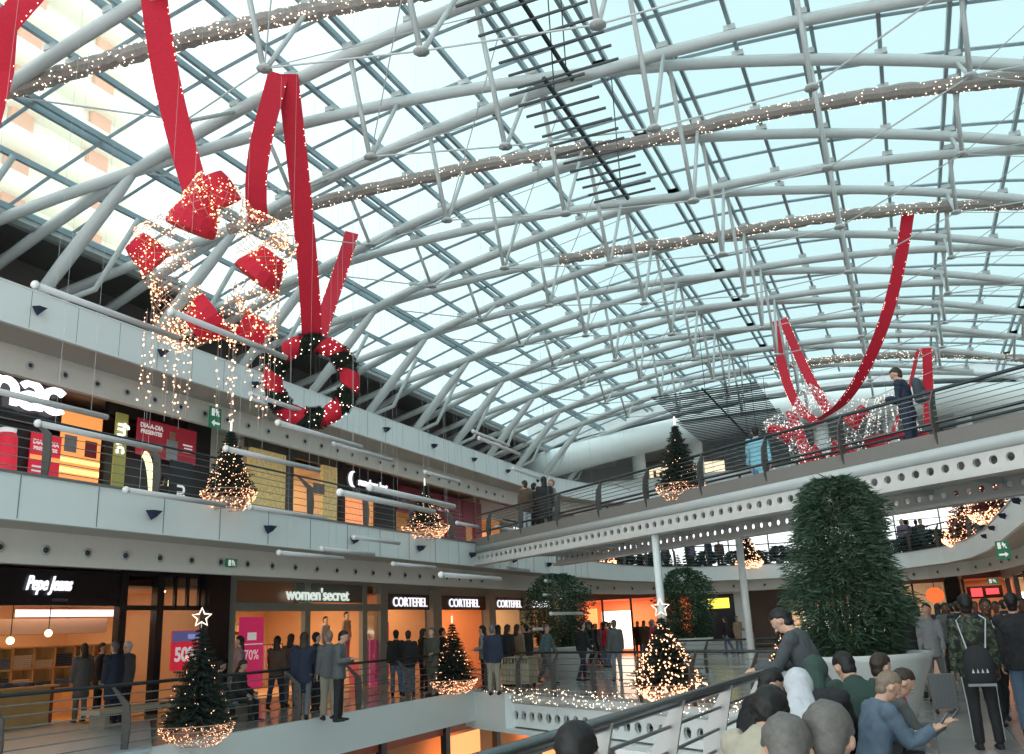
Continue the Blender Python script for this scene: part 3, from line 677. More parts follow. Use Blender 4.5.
poster('advertising_board', 'wide red advertising board showing a woman beside the black shop front', 16.98, 19.1, U+2.2, U+3.15, mat('muted_red_board', (.38,.03,.05), .5, emit=(.4,.03,.05), es=.25), [('text', 'DIA-A-DIA', .17, 17.45, U+2.98, PLW, .004), ('text', 'PRESENTES', .15, 17.45, U+2.82, PLW, .004), ('orange_streak', 17.0, 17.6, U+2.45, U+2.55, ORL), ('figure_coat', 18.0, 18.4, U+2.2, U+2.75, DEN[2]), ('figure_head', 18.1, 18.3, U+2.75, U+2.98, mat('photo_skin', (.55,.35,.25), .6)), ('pale_line', 18.6, 18.95, U+2.68, U+2.72, PLW), ('pale_line', 18.65, 18.95, U+2.6, U+2.63, PLW), ('pale_line', 18.6, 18.92, U+2.5, U+2.54, PLW)], x=-17.6, cat='poster')
poster('vertical_sign', 'narrow olive vertical sign with glowing white letters turned sideways', 16.28, 16.66, U+1.3, U+3.15, mat('olive_panel', (.30,.30,.10), .5, emit=(.3,.3,.08), es=.3), [], x=-17.6, cat='sign')
me = text_mesh('fnac', .50, .02, .0); me.transform(Matrix.Translation((-17.56, 16.47, U+2.5)) @ FX @ Matrix.Rotation(-PI/2, 4, 'Z')); me.materials.append(MATS['white_letter_glow'])
pp = [o for o in bpy.data.objects if o.name.startswith('vertical_sign')][0]; link('lettering', me, pp)
t = thing('arched_gate', 'glowing pale yellow arch rising in front of the black shop', 'arch', None, (-17.3, 17.6, U)); t['_abs'] = 1
MB().ribbon([(-17.3, 16.95+.42*math.sin(a/8*1.5)-.0, U+2.15*math.cos(a/8*1.5)) for a in range(9)], .18, .06, (0,1,.3)).build('arch', glow('arch_glow', (1,.93,.45), 1.5), t)
MB().ribbon([(-17.3, 17.85, U-.12), (-17.3, 17.87, U+1.6)], .05, .05, (0,1,0)).build('foot', MATS['arch_glow'], t)
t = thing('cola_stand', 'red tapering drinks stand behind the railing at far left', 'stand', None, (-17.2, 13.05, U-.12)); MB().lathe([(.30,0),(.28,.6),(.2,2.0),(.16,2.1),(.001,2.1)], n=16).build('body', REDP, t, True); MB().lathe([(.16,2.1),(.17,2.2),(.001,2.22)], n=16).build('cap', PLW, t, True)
# beige pillar and exit sign
k = MB(); k.box((-18.4, 19.95, 4.17), (-17.9, 20.2, 7.65)); k.box((-18.6,20.2,4.17),(-18.4,21.6,7.65)); struct('wall_left_recess', k, CREAM)
def exit_sign(loc, face, w_, h, label, arrow=1, double=True):
    t = thing('exit_sign', label, 'exit sign', None, loc)
    g = mat('exit_green', (.01,.12,.05), .4, emit=(.01,.2,.08), es=.25)
    a = MB().box((-w_/2, -h/2, -.02), (w_/2, h/2, .02)).mesh('p', g); a.transform(face); link('panel', a, t)
    def q(poly, name):
        b = MB().prism(poly, .012, Matrix.Translation((0,0,.02))).mesh('p', PLW); b.transform(face); link(name, b, t)
    s = h/2 if double else h
    cy = h/4 if double else 0
    q([(-w_*.35,cy-s*.35),(-w_*.12,cy-s*.35),(-w_*.12,cy+s*.35),(-w_*.35,cy+s*.35)], 'door_mark')
    q([(w_*.05,cy-s*.35),(w_*.12,cy-s*.05),(w_*.25,cy-s*.35),(w_*.32,cy-s*.3),(w_*.2,cy+.02*s),(w_*.3,cy+s*.15),(w_*.12,cy+s*.2),(w_*.1,cy+s*.36),(w_*.0,cy+s*.36),(0,cy+s*.2),(-w_*.05,cy),(w_*.05,cy)], 'runner_mark')
    if double:
        c = -h/4; d = arrow*w_
        q([(d*.35,c),(d*.1,c+s*.3),(d*.1,c+s*.1),(-d*.35,c+s*.1),(-d*.35,c-s*.1),(d*.1,c-s*.1),(d*.1,c-s*.3)][::arrow], 'arrow_mark')
    return t
e_ = onx(215, 418, -15.7); exit_sign((-15.7, e_.y, e_.z), FX, .42, .55, 'green exit sign with arrow hanging from the upper left pale band', -1)
e_ = onx(232, 563, -12.7); exit_sign((-12.72, e_.y, e_.z), FX, .30, .17, 'small green exit sign on the lower left pale band', 1, False)
# gold wall shop, eyewear shop, red shop, last shop
t = shop('jewellery_shop', 'shop with golden textured walls and warm spotlights beside the upper left fir', 21.7, 26.5, U, PALEW, 80, spots=5)
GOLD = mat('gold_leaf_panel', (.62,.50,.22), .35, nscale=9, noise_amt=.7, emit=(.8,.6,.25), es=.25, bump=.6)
panel(t, 'gold_panel', 21.8, 23.5, U, U+3.3, GOLD, x=-17.9, t=.12); panel(t, 'gold_panel', 25.55, 26.4, U, U+3.3, GOLD, x=-17.9, t=.12)
panel(t, 'front_panel', 23.5, 23.85, U, U+3.5, mat('slate_pier', (.10,.11,.12), .5), x=-17.85, t=.2); panel(t, 'front_panel', 21.6, 26.6, U+3.2, U+3.5, MATS['slate_pier'], x=-17.88, t=.15)
panel(t, 'small_sign', 24.9, 25.5, U+2.15, U+2.5, mat('grey_sign', (.25,.25,.25), .5), x=-17.8, t=.05)
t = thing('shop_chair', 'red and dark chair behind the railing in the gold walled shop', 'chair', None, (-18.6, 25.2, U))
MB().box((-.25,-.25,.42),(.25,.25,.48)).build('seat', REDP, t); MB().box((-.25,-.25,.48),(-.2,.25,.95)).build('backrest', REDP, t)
for a in (-.22,.22):
    for b_ in (-.22,.22): MB().box((a-.02,b_-.02,0),(a+.02,b_+.02,.42)).build('leg', DARK, t)
t = shop('eyewear_shop', 'eyewear shop with black fascia and white crescent moon sign', 26.7, 30.4, U, PALEW, 60, spots=3)
panel(t, 'sign_board', 26.7, 30.4, U+2.45, U+3.4, BLACKG, x=-17.85, t=.16)
ya, yb = onx(359,484,-17.8).y, onx(388,490,-17.8).y
lettering('sunglass hut', .50, (-17.82, (ya+yb)/2, U+2.85), SIGNW, t, bold=.003, fit=(yb-ya, .38))
cr_ = []
for a in range(13): an = PI*.5+PI*a/12; cr_.append((.3*math.cos(an), .3*math.sin(an)))
for a in range(13): an = PI*1.5-PI*a/12; cr_.append((.1+.24*math.cos(an)*.9, .27*math.sin(an)))
me = MB().prism(cr_, .04).mesh('m', SIGNW); me.transform(Matrix.Translation((-17.84, onx(353,480,-17.84).y, U+2.92)) @ FX); link('crescent_moon', me, t)
panel(t, 'front_panel', 28.9, 30.4, U, U+2.45, DARK, x=-17.9, t=.1); panel(t, 'front_panel', 26.5, 26.75, U, U+3.5, DARK, x=-17.8, t=.2)
panel(t, 'lit_display', 26.9, 28.6, U+.1, U+2.3, mat('lit_display', (.8,.3,.15), .5, emit=(1,.33,.13), es=.9, nscale=5, noise_amt=.8), x=-18.2, t=.05)
t = shop('cosmetics_shop', 'red panelled shop front behind the third fir of the upper walkway', 30.5, 38.0, U, PALEW, 60, spots=4)
REDF = mat('dull_red_front', (.30,.02,.05), .45)
panel(t, 'sign_board', 30.5, 38.0, U+2.1, U+3.15, REDF, x=-17.85, t=.14); panel(t, 'frame_post', 37.3, 38.0, U, U+3.15, REDF, x=-17.82, t=.16); panel(t, 'frame_post', 34.6, 36.4, U, U+2.1, REDF, x=-17.86, t=.14)
for y in (32.3,34.2,36.1): panel(t, 'joint', y, y+.05, U+2.1, U+3.15, mat('dark_red_joint', (.1,.01,.02), .5), x=-17.84, t=.02)
lettering('OZELA', .5, (-17.82, onx(440,496,-17.8).y, U+2.6), mat('pale_red_letter', (.8,.5,.5), .5, emit=(1,.6,.6), es=.5), t)
t = shop('clothing_shop', 'last shop of the upper walkway with grey sign and orange racks behind the bridge end', 38.2, 46, U, PALEW, 60, spots=3)
panel(t, 'sign_board', 40.2, 45.0, U+1.75, U+2.55, mat('green_grey_board', (.15,.18,.18), .5), x=-17.8, t=.1); lettering('H&B', .7, (-17.78, 42.3, U+2.12), SIGNW, t, bold=.01)
panel(t, 'lit_display', 38.8, 40.2, U, U+2.0, MATS['lit_display'], x=-18.3, t=.05); panel(t, 'lit_display', 41, 45, U, U+1.6, MATS['lit_display'], x=-18.3, t=.05); panel(t, 'front_panel', 38.1, 46, U+2.55, U+3.4, CREAM, x=-17.9, t=.1)
# ------------------------------------------------------------------ far end, lower level
def far_shop(x0, x1, label, wall, energy, sign=None, lit=None, y=53.5, frames=3, dark=None):
    t = thing('far_shop', label, 'shop', 'shops at the far end', ((x0+x1)/2, y, 0)); t['_abs'] = 1
    MB().box((x0, y+4, 0), (x1, y+4.1, 3.5)).build('back_wall', wall, t); MB().box((x0, y, 3.0), (x1, y+4, 3.05)).build('ceiling_panel', wall, t)
    for x in (x0, x1-.08): MB().box((x, y, 0), (x+.08, y+4, 3.5)).build('side_wall', wall, t)
    MB().box((x0, y-.1, 3.0), (x1, y, 3.5)).build('fascia', dark or mat('brown_fascia', (.25,.10,.07), .5), t)
    for i in range(frames+1): MB().box((x0+(x1-x0)*i/frames-.05, y-.06, 0), (x0+(x1-x0)*i/frames+.05, y+.04, 3.0)).build('mullion', DARK, t)
    lamp(((x0+x1)/2, y+2, 2.95), ((x1-x0)*.7, 2.5), energy, WARM)
    if lit:
        for (a, b_, z0, z1, m) in lit: MB().box((a, y+1.5, z0), (b_, y+1.6, z1)).build('lit_display', m, t)
    if sign: lettering(sign, .5, ((x0+x1)/2, y-.12, 3.2), SIGNW, t, FNY, bold=.02)
    return t
LITW = glow('bright_shop_display', (1, .86, .70), 2.2); LITO = glow('orange_shop_display', (1,.40,.14), 1.3)
far_shop(-24, -20.2, 'pale shop front with a white glowing sign left of the red lit shop', PALEW, 70, None, [(-23.6,-22.6,.4,2.2,LITW),(-21.8,-21,.4,2.4,LITW)], y=47.2, dark=CREAM)
far_shop(-17.8, -12.8, 'brightly lit orange shop front with white glowing display at the far end', mat('far_orange_wall', (.85,.36,.2), .6), 110, None, [(-16.7,-15.0,.3,2.4,LITW),(-17.6,-17.0,.2,2.6,LITO)], y=50)
far_shop(-12.7, -9.6, 'orange lit shop front beside the slim column at the far end', MATS['far_orange_wall'], 70, None, [(-12.2,-11.6,.5,2,glow('pink_display', (1,.2,.3), 1.0))])
t = thing('kiosk_totem', 'white rounded kiosk with black panel and yellow screen right of the column', 'kiosk', None, (-9.1, 50, 0)); t['_abs'] = 1
x_ = onx(718, 625, -8.6); YK = 48.0
a = ony(692, 610, YK).x; b_ = ony(745, 610, YK).x
MB().box((a, YK, 0), (b_, YK+.5, 3.2)).build('body', WHITE, t); MB().box((a+.25, YK-.02, .6), (b_-.5, YK, 2.9)).build('panel', BLACKG, t); MB().box((a+.45, YK-.05, 2.2), (b_-.75, YK-.02, 2.7)).build('screen', glow('yellow_screen', (1,.85,.1), 1.3), t)
far_shop(-6.4, 1.6, 'shop front with blinding white display windows at the far end', PALEW, 60, None, [(-5.9,-4.6,.3,1.9,LITW),(-4.2,-2.6,.3,2.1,LITW),(-2.0,-1.0,.3,2.1,LITW)], frames=5)
far_shop(2.3, 4.6, 'orange shop front with a round glowing red sign at the far right', mat('salmon_wall', (.7,.42,.3), .6), 40, None, None, y=50.5, frames=1)
t = thing('round_sign', 'round glowing orange red sign hanging before the far right shop', 'sign', None, ony(935, 595, 49.5)); 
MB().sphere((0,0,0), (.40,.12,.36), 16, 10).build('lamp_body', glow('red_orange_sign', (1,.12,.03), 1.5), t, True); MB().tube([(0,0,.36),(0,0,.7)], .02, 6).build('rod', DARK, t)
far_shop(4.7, 9.5, 'pale passage with white ceiling lights at the far right', PALEW, 80, None, [(5.0,6.2,1.6,2.3,LITW)], y=53, frames=2)
# ------------------------------------------------------------------ right side shops (lower level)
XR = 4.0
t = thing('right_shop_row', 'dark shop fronts along the right side walkway', 'shop', None, (XR, 30, 0)); t['_abs'] = 1
MB().box((XR+3, 18, 0), (XR+3.1, 50, 3.46)).build('back_wall', mat('dim_brown_wall', (.25,.17,.12), .6), t)
MB().box((XR, 18, 2.85), (XR+.1, 50, 3.46)).build('fascia', mat('grey_fascia', (.28,.30,.31), .4), t)
for y in (20,23.2,26.5,29.8,33,36.5,40,44,47.8): MB().box((XR-.05, y, 0), (XR+.15, y+.3, 2.9)).build('pier', BLACKG, t)
for j, y in enumerate((24,30,37,42)): MB().box((XR+.9, y, .8), (XR+.95, y+1.6, 2.4)).build('lit_display', [LITW, LITO, glow('amber_display', (1,.62,.3), .9), LITO][j], t)
lamp((XR+1.6, 33, 2.9), (2, 26), 160, (1,.7,.45))
e_ = onx(1003, 550, 2.3); exit_sign((e_.x, e_.y, e_.z), FNY, .32, .46, 'green exit sign with arrow hanging under the right curved ceiling', 1)
e_ = onx(993, 581, 2.6); exit_sign((e_.x, e_.y, e_.z), FNY, .34, .2, 'lit green exit sign lower down in front of the right shops', 1, False)
p = onx(985, 592, 3.3); t = thing('neon_sign', 'glowing red neon marks above the right hand shops', 'sign', None, p); q_ = MB(); q_.box((-.62,-.04,-.2),(-.12,0,.2)); q_.box((.05,-.04,-.12),(.62,0,.16)); q_.build('glowing_letters', glow('red_neon', (1,.05,.06), 2.2), t); MB().box((-.8,.05,-.3),(.8,.1,.3)).build('backing', DARK, t)
# ------------------------------------------------------------------ lower ground shops seen through the void
t = thing('lower_shop_front', 'orange and red lit shop front on the floor below seen past the near railing', 'shop', None, (-15, 35, -4.6)); t['_abs'] = 1
MB().box((-16.2, 18, -4.6), (-16, 50, -.75)).build('back_wall', ORW, t)
for y in (20,24,28,32,36,40,44): MB().box((-14.9, y, -4.6), (-14.7, y+.3, -.75)).build('post', DARK, t)
MB().box((-15.0, 18, -1.6), (-14.8, 50, -.75)).build('fascia', mat('brown_red_fascia', (.35,.10,.06), .5), t)
MB().box((-15.3, 29, -4.4), (-15.2, 31.6, -1.8)).build('lit_display', LITO, t); MB().box((-15.3, 37, -4.4), (-15.2, 39.6, -1.8)).build('lit_display', LITO, t)
lamp((-12.5, 32, -1.0), (3, 20), 140, WARM)
k = MB(); k.box((-24, 58, 0), (12, 58.2, 3.5)); struct('wall_back', k, CREAM)
# ------------------------------------------------------------------ clothes racks inside the shops
def rack(loc, label, cols, n=14, L=1.6):
    t = thing('clothes_rack', label, 'clothes rack', None, loc); rr = random.Random(int(loc[1]*7))
    f = MB(); f.tube([(0,0,0),(0,0,1.5),(0,L,1.5),(0,L,0)], .018, 6); f.build('frame', DARK, t)
    for c in cols:
        g = MB()
        for i in range(n):
            if i % len(cols) == cols.index(c): y = .1+(L-.2)*i/n; g.box((-.22, y, .55+rr.random()*.3), (.22, y+.06, 1.45))
        tag(g.build('garments', c, t), kind='stuff')
    return t
CP = mat('cloth_pink', (.75,.3,.35), .8); CR = mat('cloth_red', (.6,.05,.08), .8); CB = mat('cloth_black', (.03,.03,.035), .9); CW = mat('cloth_offwhite', (.75,.70,.62), .8); CG = mat('cloth_grey', (.22,.22,.23), .9)
for loc, lab, cols in (((-20.5,24.8,.02),'rack of pale nightwear beneath the pale lettering',[CW,CP]),((-19.8,22.0,.02),'rack of pink garments behind the tall pink poster',[CP,CR]),((-21.6,26.8,.02),'rack of red garments near the back of the mint framed shop',[CR,CW]),((-20.2,30.6,.02),'rack of dark coats in the first black sign shop',[CB,CG]),((-20.2,34.6,.02),'rack of pale garments in the second black sign shop',[CW,CG]),((-20.2,39.6,.02),'rack of garments in the third black sign shop',[CW,CR])):
    rack(loc, lab, cols)
for i, (y, z, h_) in enumerate(((23.2,1.75,.06),(25.0,2.0,.06))):
    t = thing('wall_shelf', ['long lit shelf of boxes above the racks in the mint framed shop', 'upper lit shelf of boxes near the back wall of the mint framed shop'][i], 'shelf', None, (-22.9, y, z)); MB().box((0,0,0),(.4,3.2,h_)).build('board', WOODF, t)
    q = MB(); rr = random.Random(i)
    for j in range(14): q.box((.05, .05+j*.22, h_), (.32, .23+j*.22, h_+.15+rr.random()*.2))
    tag(q.build('boxes', CW, t), kind='stuff')
t = thing('wall_light', 'tall glowing tube light on the shop wall behind the lettering', 'lamp', None, (-22.5, 25.6, 1.7)); MB().tube([(0,0,0),(0,0,.9)], .14, 12).build('diffuser', glow('tube_light', (1,.75,.45), 3.5), t, True); MB().box((-.2,-.1,.4),(-.1,.1,.5)).build('bracket', DARK, t)
# ------------------------------------------------------------------ firs, bushes
def fir_mesh(h, r, seed, tiers=21, dens=1.0):
    rr = random.Random(seed); mb = MB(); mb.tube([(0,0,0),(0,0,h*.97)], [.03*h/2+.01, .006], 6)
    for ti in range(int(tiers*dens)):
        f = (ti+.3)/(tiers*dens); z = h*(.04+.93*f); R = r*(1-f)**.85*(.9+.18*math.sin(ti*2.3)); nb = max(6, int(26*(1-f)+7))
        for b in range(nb):
            a = 2*PI*(b+rr.random()*.7)/nb; L = R*rr.uniform(.72, 1.12)+.03; dz = L*rr.uniform(-.35, -.05)
            c, s_ = math.cos(a), math.sin(a)
            n = max(4, int(L/.028))
            for q in range(n):
                t_ = (q+.5)/n; px, py, pz = c*L*t_, s_*L*t_, z+dz*t_+.12*L*t_*t_
                for sg in (-1, 1):
                    w_ = .085*(1.25-t_)*rr.uniform(.7,1.2)*(.7+.3*h/2); ax, ay = -s_*sg*w_+c*.04, c*sg*w_+s_*.04
                    mb.add([(px,py,pz-.012),(px+c*.02,py+s_*.02,pz+.014),(px+ax,py+ay,pz+rr.uniform(-.03,.03))], [(0,1,2)])
                mb.add([(px-s_*.012,py+c*.012,pz),(px+s_*.012,py-c*.012,pz),(px+rr.uniform(-.02,.02),py+rr.uniform(-.02,.02),pz+.05)], [(0,1,2)])
    return mb
def cone_bulbs(h, r, n, seed, size, z0=.03):
    rr = random.Random(seed); mb = MB()
    for _ in range(n):
        f = 1-math.sqrt(rr.random()); a = rr.random()*2*PI; R = r*(1-f)**.85*rr.uniform(.8, 1.02)
        mb.octa((R*math.cos(a), R*math.sin(a), h*(z0+.93*f)-.04), size*rr.uniform(.7,1.3))
    return mb
def star_poly(R, r, n=5): return [((R if i % 2 == 0 else r)*math.sin(PI*i/n), (R if i % 2 == 0 else r)*math.cos(PI*i/n)) for i in range(2*n)]
def basket(t, r, h, n, seed, size=.013, ring=None, m=COPPER, bm=None):
    b = MB(); rr = random.Random(seed)
    for j in range(5):
        f = j/4; R = r*(.55+.45*math.sin(f*PI/2)) if f else r*.5
        b.tube([(R*math.cos(2*PI*i/22), R*math.sin(2*PI*i/22), h*f) for i in range(22)], .008, 4, closed=True)
    for i in range(22):
        a = 2*PI*i/22
        b.tube([((r*(.55+.45*math.sin(j/4*PI/2)) if j else r*.5)*math.cos(a+j*.12), (r*(.55+.45*math.sin(j/4*PI/2)) if j else r*.5)*math.sin(a+j*.12), h*j/4) for j in range(5)], .005, 4)
    b.build('basket', m, t)
    q = MB()
    for _ in range(n):
        f = rr.random(); a = rr.random()*2*PI; R = r*(.55+.45*math.sin(f*PI/2))+rr.uniform(-.01,.03)
        q.octa((R*math.cos(a), R*math.sin(a), h*f), size*rr.uniform(.6,1.2))
    tag(q.build('basket_lights', bm or BULB, t), kind='stuff')
FIRS = {}
def fir(loc, h, r, label, nb=160, bs=.012, star=0, bask=None, seed=1, hang=False, fm=None, dens=1., group=None, bm=None):
    t = thing('christmas_tree', label, 'christmas tree', group, loc)
    key = (round(h, 1), round(r, 1), seed)
    z0 = .3 if bask else 0
    f = fir_mesh(h-z0, r, seed, dens=dens)
    f.v = [(x, y, z+z0) for x, y, z in f.v]; f.build('foliage', fm or GREEN, t)
    q = cone_bulbs(h-z0, r*1.02, nb, seed, bs); q.v = [(x, y, z+z0) for x, y, z in q.v]; tag(q.build('bulbs', bm or BULB, t), kind='stuff')
    if star:
        p = star_poly(star, star*.45); vdir = Vector((-loc[0], -loc[1], 0)).normalized(); sd_ = Vector((-vdir.y, vdir.x, 0))
        MB().tube([sd_*x+Vector((0,0,h+star*.75+y)) for x, y in p], .016, 6, closed=True).build('star', STARM, t)
        MB().tube([(0,0,h-.05),(0,0,h+star*.4)], .01, 5).build('star_stem', WIRE, t)
    else:
        MB().tube([(0,0,h-.03),(0,0,h+.16)], .02, 6).build('tip_light', STARM, t)
    if bask: basket(t, bask, .34, int(260*bask/.5), seed+5, bm=bm, size=bs*1.05)
    else: MB().lathe([(.001,-.0),(.14,0),(.17,.2),(.001,.2)], (0,0,0), 12).build('pot', DARK, t)
    return t
p = onx(196, 735, -11.75); fir((-11.7, 13.05, -.05), 2.0, .66, 'dark fir with star outline and light basket beside the left black pilaster', 70, .009, .17, .62, 11, dens=1.1)
fir((-11.7, 22.8, .05), 1.85, .62, 'dark fir in a light basket before the second black sign shop', 110, .012, 0, .62, 12)
p = onx(231, 488, -11.6); fir((-11.65, p.y, 4.05), 1.55, .48, 'glittering fir in a coppery light basket beside the upper exit sign', 240, .012, 0, .50, 13)
p = onx(427, 520, -11.6); fir((-11.65, p.y, 4.05), 1.45, .5, 'glittering fir in a light basket before the dull red upper shop', 190, .012, 0, .62, 14)
p = bp(8.75, -.15, 0); fir((p.x, p.y, .02), 1.75, .82, 'large glittering fir with star standing at the middle of the lower footbridge', 420, .018, .2, .62, 15, dens=1.2)
p = bp(11.6, .5, 0); fir((p.x, p.y, .02), 1.55, .55, 'glittering fir behind the leaning man at the right end of the lower footbridge', 260, .016, 0, .5, 16)
p = bp(9.9, 1.6, 4.12); p = onz(681, 492, 4.35); p = bp(9.6, .35, 4.2); q_ = ony(681, 490, p.y); fir((q_.x, q_.y, 4.15), 1.72, .52, 'tall dark fir with a wire basket standing on the upper footbridge', 60, .009, 0, .52, 17, dens=1.25)
for (px, py, Y, h, lab) in ((749, 562, 46.4, 2.0, 'fir in a pink lit basket on the far ring, left of the big bamboo'), (608, 566, 38.5, 1.1, 'small fir among shrubs at the left end of the far ring')):
    p = ony(px, py, Y); fir((p.x, p.y, 4.0), h, h*.33, lab, 150, .024, 0, h*.34, int(px))
p = ony(966, 536, 41.5); fir((p.x+.0, p.y, 4.0), 2.9, .95, 'pinkish glittering fir on the far ring at the right', 420, .024, 0, .9, 21, fm=mat('rusty_foliage', (.10,.03,.025), .8, noise_amt=.4))
p = ony(993, 515, 33); fir((p.x, p.y, 4.2), 2.2, .9, 'red glittering fir under the right end of the upper footbridge', 330, .02, 0, .7, 22, fm=MATS['rusty_foliage'])
p = bp(17.0, 2.7, 4.12); t = fir((p.x, p.y, 4.12), .75, .16, 'small fir with glowing star in a dark box on the upper footbridge', 40, .008, .10, None, 23)
# leafy masses
def leaf_mass(mb, n, rx, ry, z0, z1, seed, L=.11, W=.02, shape=None, droop=.6):
    rr = random.Random(seed)
    tufts = [(rr.random(), rr.random()*2*PI, rr.uniform(.85,1.1)) for _ in range(90)]
    for _ in range(n):
        f = rr.random(); a = rr.random()*2*PI; rad = (rr.random())**.38
        if n > 20000 and rr.random() < .35: tf = rr.choice(tufts); f = min(1, max(0, tf[0]+rr.gauss(0,.03))); a = tf[1]+rr.gauss(0,.13); rad = tf[2]*rr.uniform(.75,1.03)
        s_ = shape(f) if shape else math.sin(PI*min(1, f*.85+.12))**.5
        wob = 1+.13*math.sin(3*a+f*9)+.10*math.sin(7*a-f*14)+.07*math.sin(15*a+f*31)
        p = Vector((rx*s_*wob*rad*math.cos(a), ry*s_*wob*rad*math.sin(a), z0+(z1-z0)*f))
        d = Vector((math.cos(a)+rr.uniform(-.9,.9), math.sin(a)+rr.uniform(-.9,.9), rr.uniform(-1.1,.5)*droop)).normalized()
        s = d.cross(Vector((rr.uniform(-1,1),rr.uniform(-1,1),rr.uniform(-1,1)))).normalized()*W*rr.uniform(.6,1.3); l = L*rr.uniform(.6,1.4)
        mb.add([p, p+d*l*.4+s, p+d*l, p+d*l*.4-s], [(0,1,2,3)])
    return mb
def plant_bush(loc, label, rx, h, pr, ph, n, seed, L, W, shape, m=LEAF, planter=True, stems=16):
    t = thing('leafy_plant', label, 'plant', None, loc)
    leaf_mass(MB(), n, rx, rx, ph+.0, h, seed, L, W, shape).build('foliage', m, t)
    st = MB(); rr = random.Random(seed)
    for _ in range(stems):
        a = rr.random()*2*PI; r_ = rr.random()*pr*.5; b = rr.uniform(.5,1)*rx*.6
        st.tube([(r_*math.cos(a), r_*math.sin(a), ph*.9), ((r_+b*.3)*math.cos(a), (r_+b*.3)*math.sin(a), ph+(h-ph)*.4), (b*math.cos(a), b*math.sin(a), ph+(h-ph)*.88)], [.013,.011,.006], 5)
    tag(st.build('stems', CANE, t), kind='stuff')
    return t
def planter(loc, label, rt, rb, h, soil=True):
    t = thing('planter', label, 'planter', None, loc)
    MB().lathe([(rb,0),(rb+(rt-rb)*.5,h*.42),(rt,h*.93),(rt+.03,h),(rt-.10,h),(rt-.12,h-.06),(.001,h-.06)], n=40).build('bowl', mat('white_planter_gloss', (.50,.52,.51), .25), t, True)
    MB().lathe([(rt-.13,h-.05),(.001,h-.02)], n=30).build('soil', mat('dark_soil', (.03,.022,.016), .9), t)
    return t
PX = -.78; PYY = 12.6
def shapeB(f):
    K = [(0,.70),(.1,.86),(.3,1.06),(.5,.98),(.7,.86),(.85,.74),(.94,.58),(1.0,.22)]
    for (a_, ra), (b_, rb_) in zip(K, K[1:]):
        if f <= b_: return ra+(rb_-ra)*(f-a_)/(b_-a_)
    return .2
planter((PX, PYY, 0), 'big white tapered planter under the tall bamboo', .88, .42, 1.12)
plant_bush((PX, PYY, 0), 'tall dense bamboo clump growing from the big white planter', .63, 3.34, .7, 1.05, 40000, 5, .12, .0085, shapeB, stems=40)
p = onz(548, 690, 0); XB = ony(559, 630, 29.6).x
planter((XB, 29.6, 0), 'white planter behind the strolling man on the lower footbridge', 1.1, .6, 1.0)
plant_bush((XB, 29.6, 0), 'rounded leafy tree behind the hanging rods at the left bridge end', 1.0, 3.4, .7, 1.0, 9000, 6, .12, .022, lambda f: (.72+.4*math.sin(f*PI*.7))*math.sqrt(max(.02, 1-max(0, (f-.55)/.46)**2)), mat('dark_bush_leaf', (.03,.075,.04), .7, noise_amt=.4))
planter((-8.2, 36, 0), 'white planter far behind the slim columns', .9, .5, 1.0)
plant_bush((-8.2, 36, 0), 'rounded leafy tree seen between the two slim columns', .95, 3.65, .7, 1.0, 7000, 8, .15, .03, lambda f: (.72+.4*math.sin(f*PI*.7))*math.sqrt(max(.02, 1-max(0, (f-.5)/.51)**2)), MATS['dark_bush_leaf'])
planter((-.45, 21.5, 0), 'white planter behind the bamboo, beside the walking visitors', .75, .4, 1.15)
# row of shrubs and small conifers along the far upper ring
TEAL = mat('dark_teal_conifer', (.03,.07,.065), .8, noise_amt=.4)  # dark teal foliage colour for the whole row
rr = random.Random(44); R2 = offs(RING, 1.1); idx = 0
pts = []
for a, b_ in zip(R2[3:14], R2[4:15]):
    a, b_ = Vector((*a, 4.1)), Vector((*b_, 4.1)); m_ = max(1, int((b_-a).length/.55))
    for j in range(m_): pts.append(a.lerp(b_, j/m_))
base = {}
for i, p in enumerate(pts):
    kind = rr.choice('aabbc'); h = {'a': 1.15, 'b': .85, 'c': 1.5}[kind]
    if kind not in base:
        t = thing('potted_conifer' if kind != 'b' else 'potted_shrub', 'x', 'potted plant')
        if kind == 'b': leaf_mass(MB(), 900, .42, .42, .25, h, 3, .16, .04, lambda f: math.sin(PI*min(1, f*.85+.15))**.5).build('foliage', TEAL, t)
        else: fir_mesh(h-.2, .34, 31, 9).build('foliage', TEAL, t)
        MB().lathe([(.001,0),(.15,0),(.19,.26),(.001,.26)], n=10).build('pot', DARK, t); base[kind] = t; o = t; o.location = p
    else: o = dup(base[kind], p)
    o.location = p+Vector((rr.uniform(-.1,.1), rr.uniform(-.2,.4), 0)); o.rotation_euler = (0,0,rr.random()*6); s_ = rr.uniform(.85,1.2); o.scale = (s_,)*3
    o['label'] = 'small potted conifer in the row along the far upper railing' if kind != 'b' else 'small rounded shrub in the row along the far upper railing'; o['group'] = 'conifers along the far ring' if kind != 'b' else 'shrubs along the far ring'
# tall windows behind the far upper ring
for i in range(14):
    x = -22+i*2.4
    MB_ = thing('window_frame', 'tall glazed window bay behind the far upper ring', 'window', 'window bays behind the far ring', (x, 57, 4.05), kind=None)
    b = MB(); b.box((-.04,-.04,0),(.04,.04,3.6)); b.box((0,-.03,1.0),(2.4,.03,1.05)); b.box((0,-.03,2.6),(2.4,.03,2.64)); b.build('mullion', PURL, MB_)
    MB().box((.05,-.005,.02),(2.36,.005,3.58)).build('pane', SHOPG, MB_)
for (px, py, Y, lab) in ((760, 520, 52, 'lit round food stall lamp'),): pass
